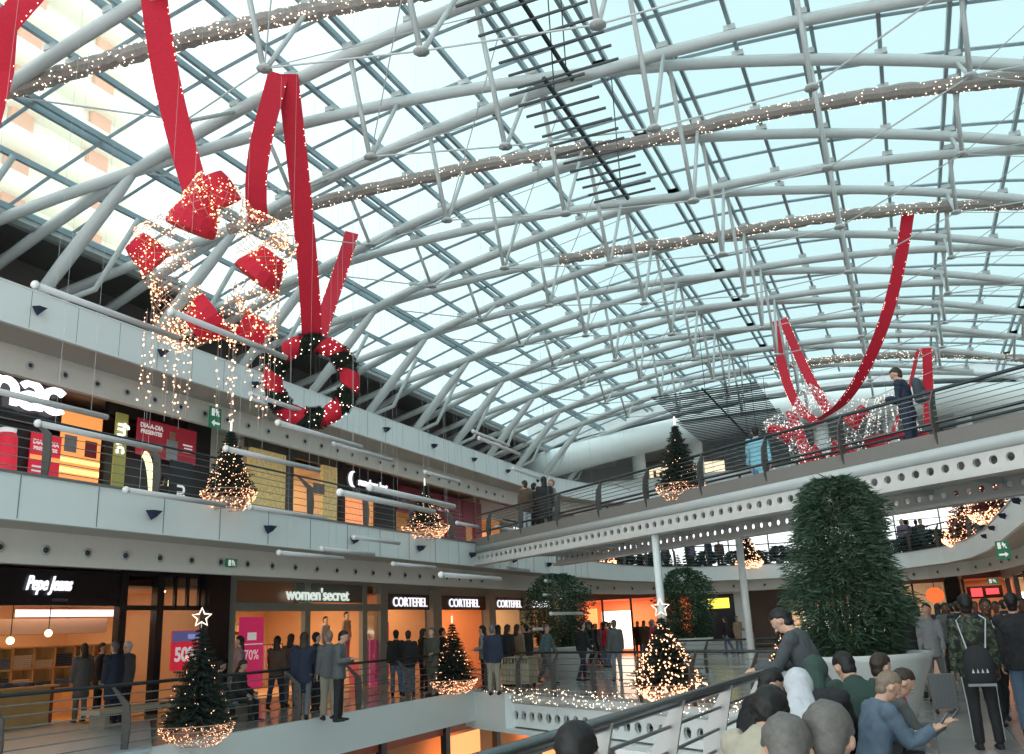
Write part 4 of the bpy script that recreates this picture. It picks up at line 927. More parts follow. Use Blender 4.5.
# food hall sign and lights above the far ring
p = ony(650, 480, 50.5); q_ = ony(724, 465, 50.5)
zs0, zs1 = ony(688, 483, 50.5).z, ony(688, 464, 50.5).z
t = thing('food_sign', 'long cream lit sign of the food hall behind the tall dark fir', 'sign', None, ((p.x+q_.x)/2, 50.5, 8.9)); t['_abs'] = 1
MB().box((p.x, 50.5, zs0), (q_.x, 50.7, zs1)).build('panel', glow('cream_sign', (1,.85,.6), .95), t); MB().box((p.x+2.2, 50.46, zs0+.05), (p.x+2.8, 50.5, zs1-.05)).build('orange_patch', LITO, t)
q2_ = MB()
for j in range(4): q2_.box((p.x+.25+j*.35, 50.42, zs0+.2), (p.x+.42+j*.35, 50.46, zs1-.2-.1*(j % 2)))
q2_.build('brown_marks', mat('brown_letter', (.2,.06,.02), .5), t)
rr = random.Random(5)
for i in range(22):
    x = -13+i*.75+rr.uniform(-.2,.2); t = thing('ceiling_lamp', 'small bright white lamp glinting in the far food hall', 'lamp', 'food hall lamps', (x, 51+rr.uniform(-.6,3), 8.75+rr.uniform(0,.3)))
    MB().lathe([(.001,0),(.09,0),(.13,.05),(.001,.12)], n=10).build('shade', glow('food_lamp', (.95,1,1), 2.5), t, True); MB().tube([(0,0,.1),(0,0,1.6)], .01, 4).build('cord', DARK, t)
# ------------------------------------------------------------------ ribbons, star, wreath
def ribbon(name, label, path, w_, wd):
    t = thing(name, label, 'ribbon', None, path[0]); t['_abs'] = 1
    MB().ribbon(path, w_, .015, wd).build('band', RED, t)
    rr = random.Random(len(path)); b = MB(); P = [Vector(p) for p in path]
    wv = Vector(wd).normalized(); L = sum((P[i+1]-P[i]).length for i in range(len(P)-1)); n = int(L*7)
    for j in range(n):
        f = rr.random()*(len(P)-1.001); i = int(f); p = P[i].lerp(P[i+1], f-i); b.octa(p+wv*(rr.choice((-.5,.5))*w_)+Vector((0,-.02,0)), .011)
    tag(b.build('edge_lights', BULBW, t), kind='stuff'); return t
SV = (.72,.69,0)
SC = Vector((-10.0, 11.1, 7.75))      # star centre
ribbon('ribbon', 'thick red ribbon hanging from the roof to the top of the left star', bez((-10.56,9.9,12.5), (-10.4,10.0,11.2), (-10.6,10.6,10.3), tuple(onx(207,225,-10.1)), 14), .44, SV)
p1 = onx(0, 70, -12.6); ribbon('ribbon', 'red ribbon leaving the picture at the top left corner', [(-12.1,8.75,12.3), (-12.35,8.5,11.6), tuple(p1), tuple(onx(-16,130,-12.7))], .42, SV)
WC = Vector((-11.0, 15.25, 6.88))
ribbon('ribbon', 'red ribbon running from the roof tube down to the right arm of the left star', bez((-10.15,12.8,12.6), (-10.2,12.6,11.5), (-10.3,12.2,10.4), tuple(onx(258,222,-10.6)), 10), .40, SV)
ribbon('ribbon', 'long straight red ribbon from the roof tube down to the wreath', bez((-10.0,12.9,12.6), (-10.1,13.4,11.0), (-10.4,14.3,9), (-10.9,15.1,7.75), 12), .42, SV)
ribbon('ribbon', 'red ribbon rising from the wreath to the right, away into the roof', bez((-12.4,18.9,12.1), (-12.2,18.2,10.8), (-11.7,16.8,9.2), (-11.1,15.5,7.7), 12), .36, SV)
def facing(c):    # frame whose +Z faces the middle of the void entrance
    v = (Vector((0,0,3.0))-Vector(c)).normalized(); x = Vector((0,0,1)).cross(v).normalized(); y = v.cross(x)
    return Matrix(((x.x,y.x,v.x,c[0]),(x.y,y.y,v.y,c[1]),(x.z,y.z,v.z,c[2]),(0,0,0,1)))
def wreath(c, R, r, label):
    t = thing('wreath', label, 'wreath', None, c); Mf = facing(c); Mf.translation = Vector((0,0,0)); rr = random.Random(9)
    n = 60
    for part in range(2):
        mb = MB(); mbr = MB()
        for s_ in range(12):
            isred = s_ % 2 == 0
            if isred != (part == 1): continue
            a0 = 2*PI*s_/12+.2; a1 = a0+2*PI/12*(1.0); k_ = 8
            ring = []
            P = [Vector((R*math.sin(a0+(a1-a0)*i/k_+0), R*math.cos(a0+(a1-a0)*i/k_), 0)) for i in range(k_+1)]
            m2 = MB(); m2.tube(P, [r*(1.04 if isred else .92)]*(k_+1), 18, ref=(0,0,1)); 
            # slant the band edges around the ring
            for vi, v in enumerate(m2.v):
                v = Vector(v); ang = math.atan2(v.x, v.y); rad = math.hypot(v.x, v.y); dz_ = v.z; tw = (rad-R)/r*.16; ang += tw
                v = Vector((rad*math.sin(ang), rad*math.cos(ang), dz_)); m2.v[vi] = tuple(v)
            mb.add(m2.v, m2.f)
            if not isred:
                for _ in range(900):
                    a = a0+(a1-a0)*rr.random(); ph = rr.random()*2*PI; e = Vector((math.sin(a), math.cos(a), 0)); p = e*(R+r*.92*math.cos(ph))+Vector((0,0,r*.92*math.sin(ph)))
                    d = (e*math.cos(ph)+Vector((0,0,math.sin(ph)))+Vector((rr.uniform(-.8,.8), rr.uniform(-.8,.8), rr.uniform(-.8,.8)))).normalized(); s2_ = d.cross(e).normalized()*.012
                    mb.add([p-s2_, p+s2_, p+d*.09], [(0,1,2)])
        me = mb.mesh('w', RED if part else WREATHG, False); me.transform(Mf); link('red_wrap' if part else 'foliage', me, t)
    q = MB()
    for _ in range(110):
        a = rr.random()*2*PI; ph = rr.uniform(-.2, PI); e = Vector((math.sin(a), math.cos(a), 0)); q.octa(e*(R+r*1.05*math.cos(ph))+Vector((0,0,r*1.05*math.sin(ph))), .014)
    me = q.mesh('w', BULBW); me.transform(Mf); tag(link('bulbs', me, t), kind='stuff')
    return t
wreath(WC, .80, .20, 'big green wreath with red wrapping hung from two ribbons above the left gallery')
def light_star(name, c, R, label, seed, rk=.5, tube_r=.26, redsegs=(1,4,6,9), curtain=1.4, rot=.12, sc=(1,1), net=COPPER, nb=900, bm=BULB, bs=.016):
    t = thing(name, label, 'star ornament', None, c); Mf = facing(c); Mf.translation = Vector((0,0,0)); rr = random.Random(seed)
    P = star_poly(R, R*rk); P = [Vector((x*math.cos(rot)-y*math.sin(rot), x*math.sin(rot)+y*math.cos(rot), 0)) for x, y in P]; P = [Vector((p.x*sc[0], p.y*sc[1], 0)) for p in P]
    netm = MB(); redm = MB(); bm_ = MB()
    for i in range(10):
        a, b_ = P[i], P[(i+1) % 10]; tip0 = i % 2 == 0
        ra, rb_ = (tube_r*.45, tube_r) if tip0 else (tube_r, tube_r*.45)
        ax = (b_-a).normalized(); u = Vector((0,0,1)); w_ = ax.cross(u)
        K = 9
        def pt(f, th): r_ = ra+(rb_-ra)*f; r_ *= 1+.12*math.sin(f*PI); return a.lerp(b_, f)+(w_*math.cos(th)+u*math.sin(th))*r_
        # wire net
        for j in range(10):
            th0 = 2*PI*j/10
            netm.tube([pt(f/K, th0+f*.35) for f in range(K+1)], .0045, 3); netm.tube([pt(f/K, th0-f*.35) for f in range(K+1)], .0045, 3)
        for _ in range(nb//10): bm_.octa(pt(rr.random(), rr.random()*2*PI), bs*rr.uniform(.5,1.2))
        lo_, hi_ = ((.0,.55),(.45,1.0))[(i//2) % 2] if tube_r > .35 else (.18,.85)
        if i in redsegs:
            fs_ = [lo_+(hi_-lo_)*q/5 for q in range(6)]; P2 = [a.lerp(b_, f) for f in fs_]; rm1 = MB(); rm1.tube(P2, [(ra+(rb_-ra)*f)*(1.03+.1*math.sin(f*9)) for f in fs_], 16, ref=(0,0,1)); me = rm1.mesh('s', RED); me.transform(Mf); link('red_band', me, t)
    for m_, mt, nm in ((netm, net, 'wire_net'), (bm_, bm, 'star_lights')):
        if not m_.v: continue
        me = m_.mesh('s', mt); me.transform(Mf); o = link(nm, me, t)
        if nm == 'star_lights': o['kind'] = 'stuff'
    if curtain:
        st = MB(); bb = MB()
        for j in range(24):
            x = (-R*.9+R*1.8*rr.random())*sc[0]; top = Vector((x, -R*.55+rr.uniform(-.1,.1), rr.uniform(-.1,.15))); ln = curtain*rr.uniform(.6,1.1)+R*.25
            w0 = Mf @ top; w1 = w0-Vector((0,0,ln)); st.tube([w0, w1], .003, 3)
            for q in range(int(ln/.15)): bb.octa(w0-Vector((rr.uniform(-.05,.05),0,q*.15+rr.uniform(0,.13))), .019*rr.uniform(.5,1.3))
        st.build('curtain_wires', WIRE, t); tag(bb.build('curtain_lights', bm, t), kind='stuff')
    return t
light_star('star_ornament', SC, 1.55, 'glittering star sculpture of wire net with red bands and a curtain of lights, at left', 3, sc=(.85,1.0), nb=1900, tube_r=.40, redsegs=(0,2,4,5,7,9), rk=.5, rot=.1)
SILV = mat('silver_wire', (.6,.6,.6), .4, metal=.5); BPALE = glow('pale_bulb', (.9,.85,.8), 1.6)
S2 = ony(820, 428, 30); light_star('star_ornament', S2, 1.75, 'pale wire star sculpture with red bands hung behind the upper footbridge', 8, rk=.45, tube_r=.30, redsegs=(2,4,5,7), curtain=1.6, sc=(1.0,.8), net=SILV, nb=700, bm=BPALE, bs=.02)
def px_path(pts): return [tuple(ony(a, b_, Y)) for a, b_, Y in pts]
def smooth(pts, n=6):
    P = [Vector(p) for p in pts]; out = []
    for i in range(len(P)-1):
        a = P[max(i-1,0)]; b_ = P[i]; c = P[i+1]; d = P[min(i+2,len(P)-1)]
        for j in range(n):
            t_ = j/n; out.append(.5*((2*b_)+(c-a)*t_+(2*a-5*b_+4*c-d)*t_*t_+(3*b_-a-3*c+d)*t_**3))
    out.append(P[-1]); return out
ribbon('ribbon', 'long curved red ribbon sweeping down to the right star sculpture', smooth(px_path([(909,207,26.6),(900,262,27),(885,320,27.6),(864,370,28.4),(842,403,29.2),(818,420,30)])), .34, (1,0,.2))
ribbon('ribbon', 'curved red ribbon, outer of the two reaching the right star from the left', smooth(px_path([(776,321,35.6),(779,352,34.6),(789,388,33),(802,411,31.6),(820,424,30.3)])), .34, (1,0,.1))
ribbon('ribbon', 'curved red ribbon, inner of the two reaching the right star from the left', smooth(px_path([(783,319,35.6),(796,350,34),(812,383,32),(830,414,30.3)])), .34, (1,0,.1))
ribbon('ribbon', 'short red ribbon hanging at the left of the right star', smooth(px_path([(790,410,36),(797,430,35),(806,452,34),(813,466,33.5)])), .42, (1,0,.1))
ribbon('ribbon', 'thin twisted red ribbon left of the businessman', smooth(px_path([(918,350,41.5),(910,385,40.5),(900,412,39.5),(889,442,38.5)])), .30, (.6,-.8,.1))
ribbon('ribbon', 'red ribbon hanging straight behind the businessman', smooth(px_path([(927,348,41.5),(928,380,41),(929,425,40.5)])), .40, (1,0,0))
t = thing('bell_ornament', 'pale glittering bell frame with a red rim behind the upper footbridge', 'ornament', None, ony(893, 436, 38))
b = MB(); q = MB(); rr = random.Random(2)
for j in range(18):
    a = 2*PI*j/18; b.tube([(1.15*math.cos(a),1.15*math.sin(a),-.1),(.85*math.cos(a),.85*math.sin(a),.7),(.3*math.cos(a),.3*math.sin(a),1.7)], .008, 4)
    for _ in range(20): f = rr.random(); r_ = 1.15-.75*f; q.octa((r_*math.cos(a), r_*math.sin(a), -.1+1.7*f), .022)
b.build('wire_frame', SILV, t); tag(q.build('bell_lights', BPALE, t), kind='stuff'); MB().tube([(1.2*math.cos(2*PI*i/24),1.2*math.sin(2*PI*i/24),-.2) for i in range(24)], .15, 8, closed=True).build('red_rim', RED, t)
b = MB(); b.tube([(0,0,1.7),(0,0,4.5)], .008, 4); b.build('wire', WIRE, t)
# net of lights along the lower footbridge edge
t = thing('net_lights', 'net of warm white lights draped along the lower footbridge edge', 'string lights', None, bp(0,-.2,.1)); t['_abs'] = 1
b = MB(); q = MB(); rr = random.Random(77)
for i in range(70):
    s_ = -.1+i*.19; b.tube([bp(s_, -.26, .12), bp(s_+.1, -.30, -.10+rr.uniform(-.15,.05))], .005, 3); b.tube([bp(s_, -.26, .12), bp(s_+.19, -.26, .12)], .005, 3)
for i in range(420): s_ = rr.uniform(-.2,13.2); q.octa(bp(s_, -.30, rr.uniform(-.22,.16)-(.55*rr.random() if s_ < 1.6 else 0)), .012*rr.uniform(.6,1.4))
b.build('netting', COPPER, t); tag(q.build('bulbs', BULBW, t), kind='stuff')
# apartment tower outside at the left
tw = thing('apartment_tower', 'pale apartment tower with balconies seen through the left roof glass', 'building', None, (-48, 30, 0)); tw['_abs'] = 1
PT = mat('pale_facade', (.93,.92,.82), .6); BR = mat('salmon_brick', (.80,.50,.38), .7)
MB().box((-60, 8, -5), (-48, 44, 75)).build('wall', PT, tw)
for i in range(20):
    z = 14+i*3.0; MB().box((-48, 8, z), (-46.2, 44, z+.9)).build('balcony', PT, tw)
for y in range(10, 44, 6): MB().box((-47.9, y, 10), (-47.6, y+1.6, 75)).build('brick_strip', BR, tw)
# ------------------------------------------------------------------ people
def V(*a): return Vector(a)
def remesh(mb, vox, wr=0., seed=0, smooth=True):
    me = bpy.data.meshes.new('r'); me.from_pydata(mb.v, [], mb.f); me.update()
    o = bpy.data.objects.new('r', me); TMP.collection.objects.link(o)
    m = o.modifiers.new('r', 'REMESH'); m.mode = 'VOXEL'; m.voxel_size = vox; m.use_smooth_shade = True
    s = o.modifiers.new('s', 'SMOOTH'); s.factor = .5; s.iterations = 2
    dg = tmp_dg()
    r = bpy.data.meshes.new_from_object(o.evaluated_get(dg)); bpy.data.objects.remove(o); bpy.data.meshes.remove(me)
    if wr:
        nn = [v.normal.copy() for v in r.vertices]; cs = [v.co.copy() for v in r.vertices]; flat = []
        for c, nv in zip(cs, nn):
            n = noise.noise(V(c.x*9+seed, c.y*9, c.z*7))+.5*noise.noise(V(c.x*22, c.y*22+seed, c.z*16)); flat += list(c+nv*n*wr)
        r.vertices.foreach_set('co', flat); r.update()
    r.polygons.foreach_set('use_smooth', [True]*len(r.polygons)); return r
dn = V(0,0,-1)
def D(x, y, z): return Vector((x, y, z)).normalized()
POSES = {
 'stand': dict(lean=.02, head=.05, aL=(D(-.14,-.03,-1), D(-.08,.15,-1)), aR=(D(.14,-.03,-1), D(.08,.15,-1)), lL=(D(-.03,0,-1), D(-.02,-.02,-1)), lR=(D(.05,.05,-1), D(.02,-.02,-1))),
 'talk': dict(lean=.03, head=.1, aL=(D(-.18,.05,-1), D(.1,.9,-.1)), aR=(D(.16,-.05,-1), D(.05,.2,-1)), lL=(D(-.05,.03,-1), D(-.02,-.02,-1)), lR=(D(.06,-.03,-1), D(.03,-.03,-1))),
 'walk': dict(lean=.08, head=.05, aL=(D(-.14,.32,-1), D(-.05,.55,-1)), aR=(D(.14,-.38,-1), D(.1,-.15,-1)), lL=(D(-.02,-.36,-1), D(-.01,-.62,-1)), lR=(D(.02,.42,-1), D(.01,.2,-1))),
 'stride': dict(lean=.06, head=.02, aL=(D(-.14,-.25,-1), D(-.05,0,-1)), aR=(D(.14,.2,-1), D(.0,.5,-1)), lL=(D(-.03,.22,-1), D(-.01,-.02,-1)), lR=(D(.03,-.22,-1), D(.01,-.45,-1))),
 'phone': dict(lean=.05, head=.45, aL=(D(-.2,.1,-1), D(.3,.9,.15)), aR=(D(.2,.1,-1), D(-.3,.9,.2)), lL=(D(-.05,.03,-1), D(-.02,-.03,-1)), lR=(D(.06,-.02,-1), D(.03,-.03,-1))),
 'rail': dict(lean=.36, head=.6, aL=(D(-.15,.5,-.9), D(.1,.9,-.1)), aR=(D(.15,.5,-.9), D(-.1,.9,-.1)), lL=(D(-.05,-.1,-1), D(-.02,-.12,-1)), lR=(D(.06,-.02,-1), D(.03,-.12,-1))),
 'sit': dict(lean=.18, head=.3, aL=(D(-.2,.25,-1), D(.15,.8,-.5)), aR=(D(.2,.25,-1), D(-.15,.8,-.5)), lL=(D(-.12,1,-.02), D(-.03,.05,-1)), lR=(D(.12,1,-.02), D(.03,.0,-1)), sit=1),
 'sit_phone': dict(lean=.30, head=.55, aL=(D(-.15,.5,-1), D(.15,.85,.15)), aR=(D(.15,.55,-1), D(-.1,.8,.35)), lL=(D(-.14,1,-.0), D(-.03,.05,-1)), lR=(D(.14,1,-.0), D(.03,.0,-1)), sit=1),
 'sit_bent': dict(lean=.62, head=.5, aL=(D(-.15,.6,-.9), D(.1,.7,-.6)), aR=(D(.15,.6,-.9), D(-.1,.7,-.6)), lL=(D(-.14,1,-.0), D(-.03,.05,-1)), lR=(D(.14,1,-.0), D(.03,.0,-1)), sit=1),
}
def skeleton(p):
    J = {}; hz = .50 if p.get('sit') else None
    TH, SH = .43, .42
    if hz is None:
        zs = [-(p[l][0].z*TH+p[l][1].z*SH) for l in ('lL', 'lR')]; hz = max(zs)+.085
    P = V(0, 0, hz); t = V(0, math.sin(p['lean']), math.cos(p['lean'])); J['P'] = P; J['t'] = t
    J['C'] = P+t*.36; J['N'] = P+t*.53
    ha = p['lean']*.6+p['head']; J['hu'] = V(0, math.sin(ha), math.cos(ha)); J['hf'] = V(0, math.cos(ha), -math.sin(ha)); na = (p['lean']+ha)/2
    J['H'] = J['N']+V(0, math.sin(na), math.cos(na))*.085+J['hu']*.095
    for s, k in ((-1, 'L'), (1, 'R')):
        sh = P+t*.485+V(s*.175, 0, 0); a, b = p['a'+k]; e = sh+a*.29; w = e+b*.25
        J['S'+k], J['E'+k], J['W'+k], J['wd'+k] = sh, e, w, b
        hp = P+V(s*.085, 0, -.02); a, b = p['l'+k]; kn = hp+a*TH; an = kn+b*SH; J['h'+k], J['K'+k], J['A'+k] = hp, kn, an
    return J
def fr_ring(ts, P, t, c=V(0,0,0)): return [P+t*q for q in ts]
def body_mb(J, near):
    mb = MB(); P, t = J['P'], J['t']
    mb.tube(fr_ring([-.1,-.04,.1,.2,.34,.45,.50,.53], P, t), [(.08,.06),(.15,.105),(.145,.10),(.13,.09),(.155,.105),(.165,.09),(.10,.07),(.055,.055)], 14, ref=(0,1,0))
    mb.tube([J['N']-t*.05, J['N']+t*.02, J['H']-J['hu']*.05], [.070,.060,.058], 12)
    H, hu, hf = J['H'], J['hu'], J['hf']; hx = V(1,0,0); Mh = Matrix((hx, hf, hu)).transposed()
    mb.sphere(H+hu*.02-hf*.01, (.080,.100,.110), 16, 12, M=Mh.to_4x4()); mb.sphere(H-hu*.055+hf*.025, (.058,.066,.066), 12, 8, M=Mh.to_4x4())
    mb.tube([H+hf*.085+hu*.015, H+hf*.113-hu*.022, H+hf*.09-hu*.03], [.009,.017,.012], 8)
    for s in (-1, 1): mb.sphere(H+hx*.078*s-hf*.005-hu*.005, (.014,.022,.034), 8, 6, M=Mh.to_4x4())
    if near:
        mb.sphere(H+hf*.086-hu*.062, (.024,.012,.009), 8, 6, M=Mh.to_4x4()); mb.sphere(H+hf*.088+hu*.028, (.05,.014,.009), 8, 6, M=Mh.to_4x4())
    for k, s in (('L', -1), ('R', 1)):
        S, E, W_ = J['S'+k], J['E'+k], J['W'+k]
        mb.tube([S+V(0,0,.0), S.lerp(E, .4), E, E.lerp(W_, .35), W_], [.045,.043,.037,.038,.025], 10)
        b = J['wd'+k].normalized(); sd = b.cross(V(0,0,1)) if abs(b.z) < .8 else V(0,1,0).cross(b); sd = sd.normalized()*(-1 if False else 1); pn = b.cross(sd).normalized()
        # palm: flat loft, then four fingers of their own length and a thumb from its side
        thn = V(-s*.2, 1, 0) if abs(b.z) > .6 else V(-s, 0, .35)
        sd = (thn-b*thn.dot(b)).normalized(); pn = b.cross(sd).normalized()*(1)
        curl = -pn if (pn.dot(V(-s,0,-.3)) < 0) else pn
        mb.tube([W_-b*.01, W_+b*.03, W_+b*.085], [(.019,.024),(.038,.016),(.040,.014)], 10, ref=tuple(pn))
        for fi, (o_, L) in enumerate(((.028,.070),(.010,.078),(-.010,.072),(-.028,.056))):
            r = W_+b*.082+sd*o_; q1 = r+(b*.9+curl*.35).normalized()*L*.5; q2 = q1+(b*.45+curl*.9).normalized()*L*.32; q3 = q2+(b*.0+curl).normalized()*L*.22
            mb.tube([r-b*.01, q1, q2, q3], [.0088,.0084,.0078,.0065], 6)
        r = W_+b*.025+sd*.026; q1 = r+(sd*.8+b*.6).normalized()*.035; q2 = q1+(b*.9+sd*.25+curl*.3).normalized()*.03; mb.tube([r-sd*.012, q1, q2], [.013,.011,.008], 6)
        hp, K, A = J['h'+k], J['K'+k], J['A'+k]
        mb.tube([hp+V(0,0,.03), hp.lerp(K, .35), K, K.lerp(A, .3), A], [.078,.072,.05,.052,.032], 10)
    return mb
def hair_mesh(J, style):
    H, hu, hf = J['H'], J['hu'], J['hf']; hx = V(1,0,0); Mh = Matrix((hx, hf, hu)).transposed(); mb = MB()
    sc = {'short': 1.0, 'long': 1.06, 'afro': 1.28, 'cap': 1.05, 'hood': 1.2, 'grey': 1.03}[style]
    o = MB(); o.sphere((0,0,0), (.090*sc, .110*sc, .112*sc), 24, 18)
    vs = []
    for v in o.v:
        v = V(*v)
        if v.y > .028 and v.z < .048+.02*math.cos(v.x*30): v = v*(.70 if style != 'hood' else .80)
        elif v.z < -.0 and v.y > -.03: v = v*(.86 if style not in ('hood','long') else 1)
        v += v.normalized()*(noise.noise(v*38)*(.009 if style != 'afro' else .02)+noise.noise(V(v.x*120,v.y*120,v.z*20))*.006); v += V(0, -.016, .026); vs.append(H+Mh @ v)
    mb.add(vs, o.f)
    if style != 'hood': mb.sphere(H-hf*.040-hu*.055, (.066,.052,.062), 14, 10, M=Mh.to_4x4())
    if style == 'long': mb.tube([H-hf*.05+hu*.03, H-hf*.075-hu*.08, H-hf*.085-hu*.19, H-hf*.07-hu*.29], [(.075,.05),(.088,.045),(.085,.035),(.05,.015)], 12, ref=(0,1,0))
    if style == 'hood': mb.tube([H-hf*.045-hu*.03, J['N']-J['t']*.03-hf*.03, J['N']-J['t']*.09], [(.085,.075),(.11,.08),(.15,.09)], 14, ref=(0,1,0))
    if style == 'cap': mb.add([H+Mh @ V(x, y, z) for x, y, z in ((-.06,.075,.05),(.06,.075,.05),(.04,.15,.035),(-.04,.15,.035),(-.06,.075,.058),(.06,.075,.058),(.04,.15,.043),(-.04,.15,.043))], [(3,2,1,0),(4,5,6,7),(0,1,5,4),(1,2,6,5),(2,3,7,6),(3,0,4,7)])
    return mb
def jacket_mb(J, kind):
    mb = MB(); P, t = J['P'], J['t']; f = {'jacket': 1.12, 'puffer': 1.30, 'coat': 1.16, 'thin': .98, 'dress': 1.0}[kind]
    hem = -.13 if kind in ('jacket','puffer','thin') else -.2
    ts = [hem,-.05,.08,.2,.34,.44,.495,.54,.575]; rad = [(.170,.130),(.172,.13),(.160,.12),(.152,.115),(.172,.128),(.184,.114),(.150,.098),(.088,.08),(.070,.070)]
    if J['P'].z < .6: ts[0] = -.06
    mb.tube(fr_ring(ts, P, t), [(a*f, b*f) for a, b in rad], 16, ref=(0,1,0))
    if kind in ('coat','dress') and J['P'].z > .6: mb.tube([P+V(0,0,.05), P+V(0,0,-.15), P+V(0,-.0,-.38 if kind == 'coat' else -.30)], [(.165,.125),(.175,.145),(.19,.165)], 16, ref=(0,1,0))
    for k in 'LR':
        S, E, W_ = J['S'+k], J['E'+k], J['W'+k]; s = -1 if k == 'L' else 1
        mb.sphere(S-t*.005, .076*f, 12, 8); mb.tube([S-V(s*.05,0,-.0)+t*.01, S, S.lerp(E,.35), E, E.lerp(W_,.4), W_-(W_-E)*.04], [r*(f if f > 1 else f+.03) for r in (.072,.074,.066,.058,.056,.048)], 12)
    if kind == 'puffer':
        pass
    return mb
def trousers_mb(J, kind):
    mb = MB(); P, t = J['P'], J['t']; f = 1.18 if kind == 'baggy' else 1.04
    mb.tube(fr_ring([-.13,-.05,.03,.10], P, t if J['P'].z > .6 else V(0,0,1)), [(.10,.08),(.16,.118),(.158,.118),(.145,.105)], 14, ref=(0,1,0))
    for k in 'LR':
        hp, K, A = J['h'+k], J['K'+k], J['A'+k]
        mb.tube([hp+V(0,0,.02), hp.lerp(K,.3), K.lerp(hp,.1), K.lerp(A,.1), K.lerp(A,.5), A+(K-A)*.03], [.092*f,.088*f,.067*f,.064*f,.062*f,.056*f], 12)
    return mb
def shoe_mb(J, k):
    A, K = J['A'+k], J['K'+k]; dirn = (K-A).normalized(); fwd = V(0,1,0)-dirn*dirn.y; fwd = (V(0,1,0)*.6+fwd*.4).normalized(); up = V(1,0,0).cross(fwd).normalized()
    b = A-up*.045 if A.z-.045 < .12 else A-dirn*.045
    mb = MB(); mb.tube([b-fwd*.075, b-fwd*.05, b+fwd*.03, b+fwd*.12, b+fwd*.175, b+fwd*.195], [(.02,.02),(.038,.040),(.042,.038),(.047,.030),(.038,.024),(.015,.012)], 12, ref=(0,0,1)); mb.tube([A+dirn*.06, A, b], [.040,.042,.038], 10); return mb
CACHE = {}
def pose_mesh(pose, what, kind, near):
    key = (pose, what, kind, near)
    if key in CACHE: return CACHE[key]
    J = skeleton(POSES[pose]); vox = .0095 if near else .019
    if what == 'body': me = remesh(body_mb(J, near), .0068 if near else .017)
    elif what == 'hair': me = remesh(hair_mesh(J, kind), .009 if near else .015, .003)
    elif what == 'jacket': me = remesh(jacket_mb(J, kind), vox*1.2, .010 if kind != 'puffer' else .016, 3)
    elif what == 'trousers': me = remesh(trousers_mb(J, kind), vox*1.2, .008, 9)
    elif what == 'shoeL': me = remesh(shoe_mb(J, 'L'), .011)
    elif what == 'shoeR': me = remesh(shoe_mb(J, 'R'), .011)
    me.materials.append(DARK); CACHE[key] = me; return me
SKIN = mat('light_skin', (.55,.33,.24), .55, nscale=30, noise_amt=.08); SKIND = mat('brown_skin', (.12,.055,.035), .5, nscale=30, noise_amt=.08)
def cm(name, c): return mat(name, c, .85, nscale=18, noise_amt=.18, bump=.1)
CLO = {k: cm('fabric_'+k, v) for k, v in dict(blackwool=(.018,.019,.022), navy=(.02,.028,.055), greywool=(.10,.108,.112), olive=(.07,.075,.055), tan=(.30,.21,.14), blue=(.22,.50,.62), denim=(.10,.16,.24), denimjacket=(.10,.145,.20), slate=(.06,.07,.08), cream=(.42,.38,.30), white=(.50,.52,.56), darkgreen=(.03,.06,.05), red=(.45,.02,.04), pinkgrey=(.35,.24,.26), greyjean=(.13,.14,.15), khaki=(.26,.24,.19), purple=(.14,.11,.18), teal=(.10,.15,.16), brown=(.10,.06,.04), palegrey=(.22,.24,.25), orange=(.55,.18,.07)).items()}
def camo():
    m = mat('camouflage_cloth', (.05,.07,.045), .85); nt = m.node_tree; b = nt.nodes['Principled BSDF']; tc = nt.nodes.new('ShaderNodeTexCoord'); n = nt.nodes.new('ShaderNodeTexNoise'); n.inputs['Scale'].default_value = 14; r = nt.nodes.new('ShaderNodeValToRGB'); r.color_ramp.interpolation = 'CONSTANT'
    e = r.color_ramp.elements; e[0].color = (.012,.016,.012,1); e[1].position = .46; e[1].color = (.03,.045,.028,1); x = e.new(.57); x.color = (.10,.115,.08,1); x = e.new(.62); x.color = (.03,.045,.03,1)
    nt.links.new(tc.outputs['Object'], n.inputs['Vector']); nt.links.new(n.outputs['Fac'], r.inputs[0]); nt.links.new(r.outputs[0], b.inputs['Base Color']); return m
CLO['camo'] = camo()
HAIR = {k: mat('hair_'+k, v, .6, nscale=60, noise_amt=.4) for k, v in dict(black=(.006,.005,.005), brown=(.03,.018,.011), grey=(.12,.112,.105), white=(.55,.55,.53), blond=(.28,.19,.09), green=(.05,.075,.055), ash=(.20,.15,.11)).items()}
NP = [0]
